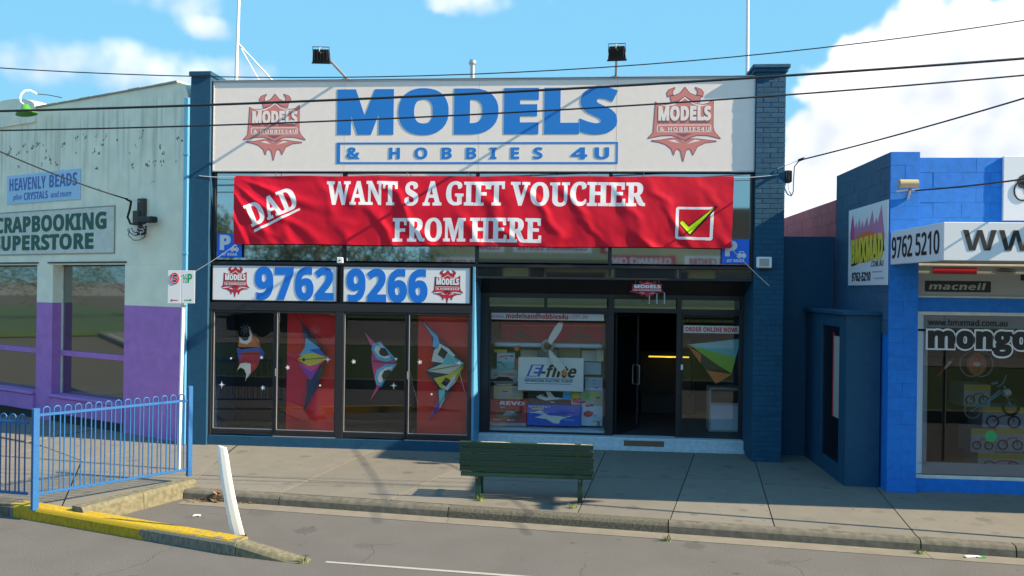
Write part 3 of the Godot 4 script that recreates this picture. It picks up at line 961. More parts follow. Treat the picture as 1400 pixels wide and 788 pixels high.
	for x in cells:
		slab(tw, "mullion", Vector3(x - 0.02, 3.07, -0.13), Vector3(x + 0.02, 3.234, -0.06), al)
	slab(tw, "sill", Vector3(-0.654, 3.035, -0.135), Vector3(4.168, 3.072, -0.05), al)
	part(b, "soffit", sf.commit(), M("soffit_gloss"))
	var ft := rc(662, 405, 1016, 427, ZR)
	# door front: posts, head, panes
	for e in [[655.0, 668.0], [830.5, 839.0], [924.5, 931.0], [1012.5, 1026.0]]:
		var r := rc(e[0], 405, e[1], 592, ZR)
		slab(b, "post", Vector3(r.position.x, 0.17, -0.91), Vector3(r.end.x, 2.80, -0.83), al)
	var top_y := pz(840, 409, ZR).y
	var low_y := pz(840, 421.5, ZR).y
	var head_y := pz(840, 427.5, ZR).y
	slab(b, "head_rail", Vector3(-0.655, top_y, -0.908), Vector3(4.168, 2.81, -0.835), al)
	slab(b, "head_rail", Vector3(-0.655, head_y, -0.908), Vector3(4.168, low_y, -0.835), al)
	for e in [[668.0, 744.0], [748.0, 830.0], [839.0, 924.5], [931.0, 1012.5]]:
		var r := rc(e[0], 410, e[1], 421, ZR)
		var lw := slab(b, "transom_window", Vector3(r.position.x, low_y, -0.875), Vector3(r.end.x, top_y, -0.865), M("transom_film"), 0.001)
		lw.rotation.x = 0.01
	var bar := rc(744, 410, 748, 421, ZR)
	slab(b, "post", Vector3(bar.position.x, low_y, -0.905), Vector3(bar.end.x, top_y, -0.84), al)
	var big := rc(668, 427, 830.5, 587, ZR)
	var wide := frame(b, "display_window", Rect2(big.position.x, 0.17, big.size.x, head_y - 0.17), 0.035, -0.90, -0.84, al)
	slab(wide, "pane", Vector3(big.position.x + 0.03, 0.2, -0.873), Vector3(big.end.x - 0.03, head_y - 0.03, -0.867), M("glass"), 0.001)
	var side := rc(931, 427, 1012.5, 592, ZR)
	var sd := frame(b, "display_window", Rect2(side.position.x, 0.17, side.size.x, head_y - 0.17), 0.030, -0.90, -0.84, al)
	slab(sd, "pane", Vector3(side.position.x + 0.025, 0.2, -0.873), Vector3(side.end.x - 0.025, head_y - 0.028, -0.867), M("dark_glass"), 0.001)
	var card := rc(928, 499, 934, 506, -0.82)
	panel(sd, "door_notice", card, -0.838, -0.832, M("cool_white"))
	# glazed door standing open into the shop
	var jamb := rc(839, 427, 924.5, 592, ZR)
	var door := Node3D.new()
	door.name = "door"
	b.add_child(door)
	door.position = Vector3(jamb.position.x + 0.03, 0.18, -0.93)
	door.rotation.y = deg_to_rad(62)
	frame(door, "door_frame", Rect2(0, 0, 1.05, head_y - 0.2), 0.06, -0.02, 0.02, al)
	slab(door, "pane", Vector3(0.05, 0.05, -0.004), Vector3(1.0, head_y - 0.25, 0.004), M("glass"), 0.001)
	part(door, "handle", tube([Vector3(0.93, 0.85, 0.02), Vector3(0.93, 0.85, 0.07), Vector3(0.93, 1.22, 0.07), Vector3(0.93, 1.22, 0.02)], 0.011), M("steel"))
	part(door, "handle", tube([Vector3(0.93, 0.85, -0.02), Vector3(0.93, 0.85, -0.07), Vector3(0.93, 1.22, -0.07), Vector3(0.93, 1.22, -0.02)], 0.011), M("steel"))

func build_main_sign() -> void:
	var s := thing("main_sign", "long white shop sign reading MODELS & HOBBIES 4U in blue above the banner", "sign")
	slab(s, "light_box", Vector3(-5.50, 4.925, -0.155), Vector3(4.155, 6.545, -0.012), M("sign_white"), 0.006)
	frame(s, "rim", Rect2(-5.505, 4.915, 9.665, 1.645), 0.022, -0.02, 0.004, M("alu_edge"))
	slab(s, "flashing", Vector3(-5.51, 6.562, -0.17), Vector3(4.155, 6.578, 0.02), M("steel"))
	for x in [-3.05, -0.62, 1.80]:
		slab(s, "seam", Vector3(x - 0.004, 4.94, -0.013), Vector3(x + 0.004, 6.53, -0.0105), M("k_cream"), 0.0005)
	letter(s, "MODELS", font("sansbold", 0.45), rc(461, 120, 845, 184.5, -0.01), -0.0115, M("print_blue"))
	var r := rc(460, 194.5, 845, 224, -0.01)
	frame(s, "blue_border", r, 0.030, -0.0115, -0.007, M("print_blue"))
	slab(s, "blue_border", Vector3(r.position.x + 0.03, r.position.y + 0.03, -0.0115), Vector3(r.position.x + 0.068, r.end.y - 0.03, -0.0072), M("print_blue"), 0.0005)
	var k := 0
	for w in [["&", 473.6, 492], ["HOBBIES", 532, 742], ["4", 781, 803], ["U", 813, 833]]:
		letter(s, w[0], font("sansbold", 0.15, 0.0, [0.0, 62.0, 0.0, 0.0][k]), rc(w[1], 201.5, w[2], 217.5, -0.01), -0.0115, M("print_blue"))
		k += 1
	var c := pz(374.8, 174, -0.01)
	emblem(s, Vector2(c.x, c.y), 1.14, -0.0115, M("faded_red"), M("faded_dark"), M("sign_white"))
	c = pz(935.4, 170, -0.01)
	emblem(s, Vector2(c.x, c.y), 1.22, -0.0115, M("faded_red"), M("faded_dark"), M("sign_white"))
	# floodlights on arms over the sign
	for i in 2:
		var base := pz([475.0, 842.0][i], [107.0, 104.0][i], -0.10)
		base.y = 6.575
		var head := pz([446.0, 843.5][i], [77.0, 73.0][i], 1.25)
		var f := thing("floodlight", ["black floodlight on a slanting arm above the blue letter M of the long sign", "black floodlight on an arm above the blue letters LS of the long sign"][i], "floodlight", base, 0.0, "floodlights over the main sign")
		var d := head - base
		part(f, "arm", tube([Vector3(0, 0.0, 0), Vector3(0, 0.03, 0.02), d * 0.98], 0.024), M("steel"))
		slab(f, "foot", Vector3(-0.07, 0.0, -0.06), Vector3(0.07, 0.02, 0.10), M("steel"))
		var h := Node3D.new()
		h.name = "head"
		f.add_child(h)
		h.position = d + Vector3(-0.06 + i * 0.06, 0.0, 0.06)
		h.rotation = Vector3(0.35, 0.12 - i * 0.2, 0)
		h.scale = Vector3.ONE * 0.86
		var hm := plate(pv([-0.165, -0.125, 0.165, -0.125, 0.14, 0.11, -0.14, 0.11]), 0.13)
		part(h, "housing", hm, M("black_metal"), Vector3(0, 0, -0.04))
		for x in 5:
			slab(h, "fin", Vector3(-0.12 + x * 0.06 - 0.006, -0.08, 0.09), Vector3(-0.12 + x * 0.06 + 0.006, 0.09, 0.125), M("black_metal"))
		slab(h, "visor", Vector3(-0.18, -0.150, -0.09), Vector3(0.18, -0.126, 0.10), M("black_metal"))
		part(h, "bracket", tube([Vector3(-0.155, 0.0, 0.02), Vector3(-0.155, 0.155, 0.03), Vector3(0.155, 0.155, 0.03), Vector3(0.155, 0.0, 0.02)], 0.009, 6), M("black_metal"))
		part(h, "cable", tube([Vector3(0.02, 0.04, 0.09), Vector3(-0.02, 0.08, 0.12), Vector3(-0.01, 0.15, 0.08), Vector3(0.03, 0.13, 0.03)], 0.008, 6), M("k_grey"))
	# phone number signs
	for i in 2:
		var pr: Rect2 = [rc(289.5, 361.3, 460.5, 412.5, 0.0), rc(468.5, 364, 643, 417.5, 0.0)][i]
		pr.position.y = 2.575
		pr.size.y = 0.65
		var p := thing("phone_sign", ["white sign with blue digits 9762 and a red shield before them", "white sign with blue digits 9266 and a red shield after them"][i], "sign", Vector3.ZERO, 0.0, "phone number signs")
		panel(p, "face", pr.grow(-0.006), -0.095, -0.012, M("cool_white"))
		frame(p, "rim", pr, 0.014, -0.098, 0.0, M("alu_dark"))
		if i == 0:
			letter(p, "9762", font("sansbold", 0.3, 0.0, 2), rc(348, 365, 456, 411, 0.0), -0.0115, M("digit_blue"))
		else:
			letter(p, "9266", font("sansbold", 0.3, 0.0, 2), rc(473.5, 367.5, 584.5, 414, 0.0), -0.0115, M("digit_blue"))
		var e := pz([321.0, 611.6][i], [385.5, 392.0][i], 0.0)
		emblem(p, Vector2(e.x, e.y), [0.52, 0.55][i], -0.0115, M("fresh_red"), M("fresh_dark"), M("cool_white"))
	var cl := rc(460.5, 352, 468.5, 360, 0.02)
	var clip := thing("cable_clip_box", "small white square box on the sill between the phone number signs", "box")
	panel(clip, "case", cl, -0.03, 0.03, M("white"), 0.008)
	slab(clip, "screw", Vector3(cl.get_center().x - 0.012, cl.get_center().y - 0.012, 0.028), Vector3(cl.get_center().x + 0.012, cl.get_center().y + 0.012, 0.035), M("black"))

func build_banner() -> void:
	var W := 2048
	var H := 288
	var im := Image.create(W, H, false, Image.FORMAT_RGB8)
	im.fill(Color(0.83, 0.03, 0.18))
	var g := func(px: float, py: float) -> Vector2:
		var t := (px - 322.0) / 681.0
		return Vector2(t * W, (py - 241.0) / (94.0 + 2.5 * t) * H)
	var white := Color(0.93, 0.93, 0.96)
	var f := font("serifbold", 0.3)
	for w in [["WANT", 454, 248, 553, 281], ["S", 563, 248, 582, 281.5], ["A", 588, 248, 614, 281.5], ["GIFT", 620, 248, 700, 281.5], ["VOUCHER", 708, 248.5, 888, 282], ["FROM", 547, 298, 648, 331], ["HERE", 654, 298, 751, 331.5]]:
		var a: Vector2 = g.call(w[1], w[2])
		var b: Vector2 = g.call(w[3], w[4])
		stamp(im, w[0], f, Rect2(a, b - a), white)
	var mid: Vector2 = g.call(376, 284)
	stamp(im, "DAD", f, Rect2(mid - Vector2(110, 50), Vector2(220, 96)), white, -0.40)
	fill_poly(im, PackedVector2Array([g.call(351, 315.5), g.call(416, 285.5), g.call(417, 288.5), g.call(352, 319)]), white)
	var q := func(a: Array) -> PackedVector2Array:
		var r := PackedVector2Array()
		for i in range(0, a.size(), 2):
			r.append(g.call(a[i], a[i + 1]))
		return r
	fill_poly(im, q.call([931, 282, 976, 282, 978.5, 284, 978, 325, 976, 327, 931, 326, 929, 324, 929, 284]), white)
	fill_poly(im, q.call([933, 285.5, 974, 285.5, 974, 323, 933, 322.5]), Color(0.83, 0.03, 0.18))
	fill_poly(im, q.call([933, 305, 938, 299, 946, 307, 981, 280, 983, 282, 950, 321, 946, 321]), Color(0.25, 0.04, 0.05))
	fill_poly(im, q.call([934.5, 304, 938, 300.5, 946.5, 309, 979.5, 282, 948, 319]), Color(0.80, 0.92, 0.06))
	var m := plain("banner_cloth", Color.WHITE, 0.58)
	m.albedo_texture = ImageTexture.create_from_image(im)
	m.metallic_specular = 0.4
	m.texture_repeat = false
	var n := FastNoiseLite.new()
	n.seed = 3
	n.frequency = 0.55
	n.fractal_octaves = 3
	var st := SurfaceTool.new()
	st.begin(Mesh.PRIMITIVE_TRIANGLES)
	st.set_smooth_group(0)
	var nx := 300
	var ny := 44
	var pos := func(i: int, j: int) -> Vector3:
		var u := float(i) / nx
		var v := float(j) / ny
		var x0 := lerpf(-5.06, -5.055, v)
		var x1 := lerpf(3.805, 3.775, v)
		var x := lerpf(x0, x1, u)
		var yd := v * 1.232
		var y := 4.836 - yd
		var w := n.get_noise_2d(x * 1.1, yd * 1.6)
		# slack folds that run down from each tie, leaning to one side: sharp crests, wide troughs
		var z := 0.0
		for l in [[0.0, 0.80, 0.58, 0.62, 0.034], [0.27, 0.88, 0.45, 0.95, 0.020], [0.6, 0.70, 0.30, 1.45, 0.026]]:
			var p: float = l[1] * x - l[2] * yd + w * 0.22 + l[0]
			var s := 0.5 + 0.5 * cos(TAU * p / l[3])
			var here := clampf(0.55 + 1.3 * n.get_noise_2d(x * 0.8 + 40.0 * l[3], yd * 0.4 + 7.0 * l[3]), 0.05, 1.0)
			z += pow(s, 5.0) * l[4] * here * lerpf(1.0, 0.55, smoothstep(-4.4, -1.0, x)) * smoothstep(-0.10, 0.30, v)
		# tight creases that fan out from the corner tie
		var near := 1.0 - smoothstep(-3.9, -2.3, x)
		var fan := atan2(yd + 0.06, x + 5.35) + w * 0.05
		z += near * 0.020 * pow(0.5 + 0.5 * cos(fan * 21.0), 3.0) * smoothstep(0.05, 0.6, Vector2(x + 5.06, yd).length()) * clampf(1.2 - 0.35 * (x + 5.06), 0.0, 1.0)
		z += 0.012 * sin(x * 3.1 + 2.0 * w) * v + 0.010 * n.get_noise_2d(x * 1.6 + 9.0, yd * 1.2)
		z += 0.0016 * n.get_noise_2d(x * 9.0, yd * 6.0 + 50.0)
		z += 0.008 * pow(v, 7.0) * sin(x * 11.0 + 5.0 * w)
		z += 0.05 * sin(v * PI) * 0.35
		y -= 0.010 * sin(u * PI * 7.0) * sin(u * PI * 7.0) * (1.0 - v) + 0.006 * v * sin(x * 2.1)
		return Vector3(x, y, 0.055 + z)
	for i in nx:
		for j in ny:
			for k in [[i, j], [i + 1, j], [i + 1, j + 1], [i, j], [i + 1, j + 1], [i, j + 1]]:
				st.set_uv(Vector2(float(k[0]) / nx, float(k[1]) / ny))
				st.add_vertex(pos.call(k[0], k[1]))
	st.index()
	st.generate_normals()
	var b := thing("banner", "creased red cloth banner reading DAD WANT S A GIFT VOUCHER FROM HERE with ticked box", "banner")
	part(b, "cloth", st.commit(), m)
	for e in [[322, 242, 272, 240.5, 0.0], [1003, 243, 1064, 239, 0.0], [322, 335, 262, 374, 0.0], [999, 339, 1052, 391, 0.0]]:
		var a := pz(e[0], e[1], 0.06)
		var c := pz(e[2], e[3], 0.055)
		part(b, "rope", tube(catenary(a, c, 0.015, 8), 0.007, 6), M("rope"))
	for px in [376.0, 466.0, 556.0, 640.0, 724.0, 806.0, 880.0]:
		var a := pz(px, 243, 0.055)
		part(b, "tie", tube([a, Vector3(a.x, 4.93, 0.01)], 0.005, 6), M("black"))
	# blue parking signs
	for i in 2:
		var r: Rect2 = [rc(296.5, 320, 330.5, 352, -0.06), rc(987, 327, 1024.5, 361, -0.06)][i]
		var p := thing("parking_sign", ["blue P AT REAR sign between dark pilaster and corner of red banner", "blue P AT REAR sign below the ticked box of red banner"][i], "sign", Vector3.ZERO, 0.0, "parking signs")
		panel(p, "plate", r, -0.07, -0.055, M("parking_blue"), 0.006)
		var k := r.size.x / 34.0
		var o := r.position
		letter(p, "P", font("sansbold", 0.3), Rect2(o + Vector2(4, 9.5) * k, Vector2(15, 20) * k), -0.055, M("cool_white"))
		letter(p, "AT REAR", font("sansbold", 0.2), Rect2(o + Vector2(6, 2.2) * k, Vector2(22, 3.6) * k), -0.055, M("cool_white"))
		var car := [18.5, 8.5, 19, 12.5, 21, 13, 22, 16, 27, 16, 28.5, 13, 30, 12, 30, 8.5, 28.5, 8.5, 28.5, 7, 26.5, 7, 26.5, 8.5, 22, 8.5, 22, 7, 20, 7, 20, 8.5]
		var pts := PackedVector2Array()
		for j in range(0, car.size(), 2):
			pts.append(o + Vector2(car[j], car[j + 1]) * k)
		part(p, "car_symbol", plate(pts, 0.004), M("cool_white"), Vector3(0, 0, -0.055))
		slab(p, "windscreen_mark", Vector3(o.x + 22.8 * k, o.y + 13 * k, -0.052), Vector3(o.x + 26.8 * k, o.y + 15 * k, -0.049), M("parking_blue"), 0.0005)
		slab(p, "stay", Vector3(r.get_center().x - 0.02, r.end.y - 0.1, -0.10), Vector3(r.get_center().x + 0.02, r.end.y - 0.05, -0.07), M("steel"))

# ---------------------------------------------------------------- the craft shop (its front turns away from the street)
const CRAFT_AT := Vector3(-5.92, 0, -0.05)
const CRAFT_TURN := -26.0
func pl(px: float, py: float, off := 0.0) -> Vector3:     # a line of sight on the craft shop's wall, in the shop's own axes
	var b := Basis(Vector3.UP, deg_to_rad(CRAFT_TURN))
	var o := b.inverse() * (CAM - CRAFT_AT)
	var d := b.inverse() * ray(px, py)
	return o + d * ((off - o.z) / d.z)
func rl(px0: float, py0: float, px1: float, py1: float, off := 0.0) -> Rect2:
	var a := pl(px0, (py0 + py1) / 2, off)
	var b := pl(px1, (py0 + py1) / 2, off)
	var t := pl((px0 + px1) / 2, py0, off)
	var u := pl((px0 + px1) / 2, py1, off)
	return Rect2(a.x, u.y, b.x - a.x, t.y - u.y)

func build_craft_shop() -> void:
	# stained render: drips below the parapet, rust spots in rows, patches
	var n := FastNoiseLite.new()
	n.seed = 91
	n.frequency = 0.01
	n.fractal_octaves = 5
	var W := 1024
	var H := 512
	var im := Image.create(W, H, false, Image.FORMAT_RGB8)
	for y in H:
		for x in W:
			var drip := clampf(n.get_noise_2d(x * 6.0, y * 0.25) * 1.6 - 0.12, 0.0, 1.0) * (1.0 - smoothstep(60.0, 330.0, y + n.get_noise_2d(x * 3.0, 9.0) * 160.0)) * smoothstep(20.0, 90.0, y)
			var blot := n.get_noise_2d(x * 1.5 + 500.0, y * 1.5) * 0.05
			var k := 1.0 - 0.17 * drip + blot
			im.set_pixel(x, y, Color(0.95 * k, 0.93 * k, 0.85 * k))
	var rng := RandomNumberGenerator.new()
	rng.seed = 14
	for i in 95:
		var x := rng.randi_range(0, W - 8)
		var y: int = [116, 128, 150, 168, 190][rng.randi() % 5] + rng.randi_range(-5, 5)
		if rng.randf() < 0.18:
			y = rng.randi_range(20, 400)
		var s := rng.randi_range(2, 6)
		var c := Color(0.42, 0.38, 0.32) if rng.randf() < 0.6 else Color(0.30, 0.29, 0.27)
		for j in rng.randi_range(2, 7):
			im.fill_rect(Rect2i(x + rng.randi_range(-s, s), y + rng.randi_range(-s, s), rng.randi_range(1, 4), rng.randi_range(1, 5)), c)
	var m := plain("stained_render", Color.WHITE, 0.85)
	m.albedo_texture = ImageTexture.create_from_image(im)
	m.uv1_triplanar = true
	m.uv1_scale = Vector3(0.1, 1.0 / 4.4, 0.1)
	m.uv1_offset = Vector3(1.0, -6.8 / 4.4, 0.0)
	var b := thing("craft_shop", "pale rendered shop building with purple lower walls and rounded parapet corner", "shop", CRAFT_AT, deg_to_rad(CRAFT_TURN))
	var topy := 6.60
	var wtop := pl(128, 362).y
	var o1 := pl(71.5, 400).x
	var o2 := pl(170, 400).x
	var p1 := pl(50, 400).x
	var band := pl(150, 417).y
	# upper wall with the rounded corner
	var pts := pv([-10.0, wtop, -0.10, wtop, -0.10, topy - 0.42])
	for i in 9:
		var a := PI / 2 * i / 8.0
		pts.append(Vector2(-0.40 + cos(a) * 0.30, topy - 0.42 + sin(a) * 0.42))
	pts.append(Vector2(-10.0, topy))
	part(b, "upper_wall", plate(pts, 0.25), m, Vector3(0, 0, -0.25))
	for e in [[o2, -0.10], [p1, o1]]:
		raw_slab(b, "pier", Vector3(e[0], band, -0.25), Vector3(e[1], wtop, 0.0), m)
		slab(b, "purple_pier", Vector3(e[0], -0.3, -0.25), Vector3(e[1], band, 0.003), M("purple"))
	# coping: short lengths along the parapet
	var cx := -9.9
	while cx < -0.55:
		slab(b, "coping_tile", Vector3(cx, topy, -0.28), Vector3(minf(cx + 0.395, -0.42), topy + 0.035 + rng.randf_range(0, 0.012), 0.03), M("coping"), 0.008)
		cx += 0.40
	# taller rounded pier at the far end of the parapet
	var q0 := pl(-30, 130).x
	var q1 := pl(50, 130).x
	var pp := pv([q0, topy - 0.3])
	for i in 13:
		var a := PI * i / 12.0
		pp.append(Vector2((q0 + q1) / 2 + cos(a) * (q1 - q0) / 2, topy + 0.05 + sin(a) * 0.24))
	pp.append(Vector2(q0, topy - 0.3))
	pp.remove_at(pp.size() - 1)
	pp.insert(1, Vector2(q1, topy - 0.3))
	part(b, "parapet_pier", plate(pp, 0.34), m, Vector3(0, 0, -0.30))
	# windows
	var wins := [[o1, o2], [-9.6, p1]]
	for i in 2:
		var x0: float = wins[i][0]
		var x1: float = wins[i][1]
		var low := 0.52
		slab(b, "purple_wall", Vector3(x0, 0.12, -0.25), Vector3(x1, low - 0.06, 0.06), M("purple"), 0.02)
		slab(b, "base", Vector3(x0, -0.3, -0.2), Vector3(x1, 0.12, -0.02), M("black"))
		var w := slab(b, "window_sill", Vector3(x0, low - 0.06, -0.25), Vector3(x1, low, 0.09), M("purple"), 0.012)
		var g := Node3D.new()
		g.name = "window"
		b.add_child(g, true)
		slab(g, "pane", Vector3(x0, low, -0.225), Vector3(x1, wtop, -0.215), M("craft_glass"), 0.001)
		slab(g, "frame_side", Vector3(x0, low, -0.24), Vector3(x0 + 0.04, wtop, -0.19), M("white_render"))
		slab(g, "frame_side", Vector3(x1 - 0.03, low, -0.24), Vector3(x1, wtop, -0.19), M("alu_edge"))
		slab(g, "frame_head", Vector3(x0 + 0.04, wtop - 0.03, -0.24), Vector3(x1 - 0.03, wtop, -0.19), M("weathered_wood"))
		var ty := pl(125, 488).y
		slab(g, "transom_bar", Vector3(x0 + 0.04, ty - 0.055, -0.24), Vector3(x1 - 0.03, ty + 0.055, -0.17), M("purple"))
		slab(b, "drip_mould", Vector3(x0 - 0.16, wtop + 0.03, 0.0), Vector3(x1 + 0.06, wtop + 0.06, 0.03), M("weathered_wood"), 0.004)
	# room behind the glass
	slab(b, "floor", Vector3(-10, 0.05, -3.0), Vector3(-1.8, 0.15, -0.26), M("interior_floor"))
	slab(b, "rear_wall", Vector3(-10, 0.15, -3.1), Vector3(-1.8, 6.4, -3.0), M("white_render"))
	slab(b, "side_wall", Vector3(-10.1, -0.3, -3.1), Vector3(-10.0, 6.55, -0.02), M("white_render"))
	slab(b, "roof", Vector3(-10, 6.2, -3.0), Vector3(-1.7, 6.3, -0.26), M("roof_metal"))
	slab(b, "curtain", Vector3(o1 + 0.10, 0.55, -0.50), Vector3(o1 + 0.55, wtop - 0.05, -0.47), M("k_grey"))
	slab(b, "inner_column", Vector3(o1 + 1.15, 0.15, -1.2), Vector3(o1 + 1.55, 6.2, -0.9), M("k_tan"))
	# signs
	var hb := rl(10.5, 233, 110.5, 275)
	hb = Rect2(hb.position.x, 4.57, hb.size.x, 0.63)
	var s := thing("bead_shop_sign", "small light blue sign reading HEAVENLY BEADS plus CRYSTALS and more", "sign", CRAFT_AT, deg_to_rad(CRAFT_TURN))
	panel(s, "board", hb, 0.002, 0.022, M("sign_blue"))
	var X := hb.position.x
	var Y := hb.position.y
	var k := hb.size.x
	letter(s, "HEAVENLY", font("sansbold", 0.0), Rect2(X + k * 0.04, Y + 0.29, k * 0.51, 0.27), 0.022, M("letter_blue"))
	letter(s, "BEADS", font("sansbold", 0.0), Rect2(X + k * 0.60, Y + 0.29, k * 0.36, 0.27), 0.022, M("letter_blue"))
	letter(s, "plus", font("serif", 0.0, 0.2), Rect2(X + k * 0.09, Y + 0.06, k * 0.13, 0.15), 0.022, M("letter_blue"))
	letter(s, "CRYSTALS", font("sansbold", 0.0), Rect2(X + k * 0.25, Y + 0.07, k * 0.33, 0.16), 0.022, M("letter_blue"))
	letter(s, "and more", font("serif", 0.0, 0.2), Rect2(X + k * 0.62, Y + 0.08, k * 0.27, 0.12), 0.022, M("letter_blue"))
	s = thing("craft_shop_sign", "cream panel with dark green letters SCRAPBOOKING SUPERSTORE", "sign", CRAFT_AT, deg_to_rad(CRAFT_TURN))
	var px1 := pl(157, 313).x
	var px0 := pl(-32, 313).x
	panel(s, "board", Rect2(px0, 3.46, px1 - px0, 0.93), 0.002, 0.014, M("white_render"))
	frame(s, "rim", Rect2(px0 - 0.01, 3.45, px1 - px0 + 0.02, 0.95), 0.02, 0.002, 0.024, M("coping"))
	var xe := pl(146.5, 300).x
	var xs := pl(-16, 300).x
	letter(s, "SCRAPBOOKING", font("sansbold", 0.3), Rect2(xs, 3.935, xe - xs, 0.355), 0.014, M("letter_green"))
	xe = pl(128.5, 330).x
	xs = pl(-9, 330).x
	letter(s, "SUPERSTORE", font("sansbold", 0.3), Rect2(xs, 3.545, xe - xs, 0.335), 0.014, M("letter_green"))
	# service entry: weathered post, cable coil, small floodlight
	var e := thing("service_bracket", "weathered timber post with tangled cables and little black floodlight on pale wall", "bracket", CRAFT_AT, deg_to_rad(CRAFT_TURN))
	var pr := rl(192.5, 272, 200.5, 323)
	panel(e, "post", pr, 0.001, 0.09, M("weathered_wood"), 0.006)
	var mid := pr.get_center()
	slab(e, "meter_box", Vector3(mid.x - 0.14, mid.y - 0.12, 0.0905), Vector3(mid.x + 0.03, mid.y + 0.12, 0.15), M("weathered_wood"), 0.01)
	var fl := rl(203, 297.5, 222.5, 306)
	panel(e, "lamp_housing", fl, 0.10, 0.26, M("black_metal"), 0.02)
	part(e, "lamp_arm", tube([Vector3(mid.x + 0.05, fl.position.y - 0.03, 0.06), Vector3(fl.position.x + 0.12, fl.position.y - 0.03, 0.14), Vector3(fl.position.x + 0.25, fl.position.y + 0.02, 0.18)], 0.015), M("cool_white"))
	var cp := []
	for w in [[172, 272, 0.35], [179, 276, 0.22], [177, 287, 0.14], [174, 297, 0.10], [178, 306, 0.10], [186, 307, 0.12], [193, 303, 0.16]]:
		cp.append(pl(w[0], w[1], w[2]))
	part(e, "cable", tube(cp, 0.022, 8), M("cable"))
	for j in 7:
		var loop := []
		var c0 := pl(184 + rng.randf_range(0, 18), 313 + rng.randf_range(-4, 6), 0.1)
		var ra := rng.randf_range(0.08, 0.22)
		for i in 10:
			var a := rng.randf_range(2.6, 3.2) + i * 0.42
			loop.append(c0 + Vector3(cos(a) * ra * 1.2, sin(a) * ra * 0.7, 0.02 * sin(i * 1.7)))
		part(e, "loose_wire", tube(loop, 0.008, 6), M("cool_white") if j % 2 == 0 else M("cable"))
	# green gooseneck lamp
	var g0 := pl(62, 130, -0.02)
	var lamp := thing("wall_lamp", "green enamel lamp shade on a thin white swan-neck arm over parapet", "lamp", CRAFT_AT, deg_to_rad(CRAFT_TURN))
	var tip := pl(34.5, 147, 0.5)
	part(lamp, "arm", tube([pl(50, 129, 0.02), pl(46, 126, 0.10), pl(40, 123.5, 0.25), pl(34, 124, 0.38), pl(29, 128, 0.46), pl(27, 134, 0.49), pl(28, 140, 0.5), tip + Vector3(0, 0.03, 0)], 0.020), M("white"))
	part(lamp, "flex", tube([pl(50, 128.5, 0.02), pl(66, 130, 0.02), pl(84, 133.5, 0.02)], 0.009, 6), M("cable"))
	part(lamp, "lamp_shade", lathe([Vector2(0.0, 0.06), Vector2(0.06, 0.055), Vector2(0.09, -0.02), Vector2(0.12, -0.05), Vector2(0.19, -0.10), Vector2(0.205, -0.145), Vector2(0.19, -0.145), Vector2(0.10, -0.06), Vector2(0.0, -0.05)]), M("green_lamp"), tip, Vector3(0.1, 0, 0.15))
	# added light blue strip for the sunlit wall return beside the dark pilaster
	var d := thing("sunlit_strip", "narrow light blue strip added for the sunlit wall return beside the dark blue pilaster", "sunlit_strip", Vector3(-5.955, 0, 0.06))
	slab(d, "pipe", Vector3(-0.04, GROUND, -0.05), Vector3(0.04, 6.25, 0.05), M("pale_sunlit_blue"), 0.008)  # body of the added strip, with sunlight in its pale colour
	for y in [1.6, 3.4, 5.2]:
		slab(d, "strap", Vector3(-0.05, y, -0.055), Vector3(0.045, y + 0.04, 0.056), M("pale_sunlit_blue"), 0.003)  # cross bands on the added strip

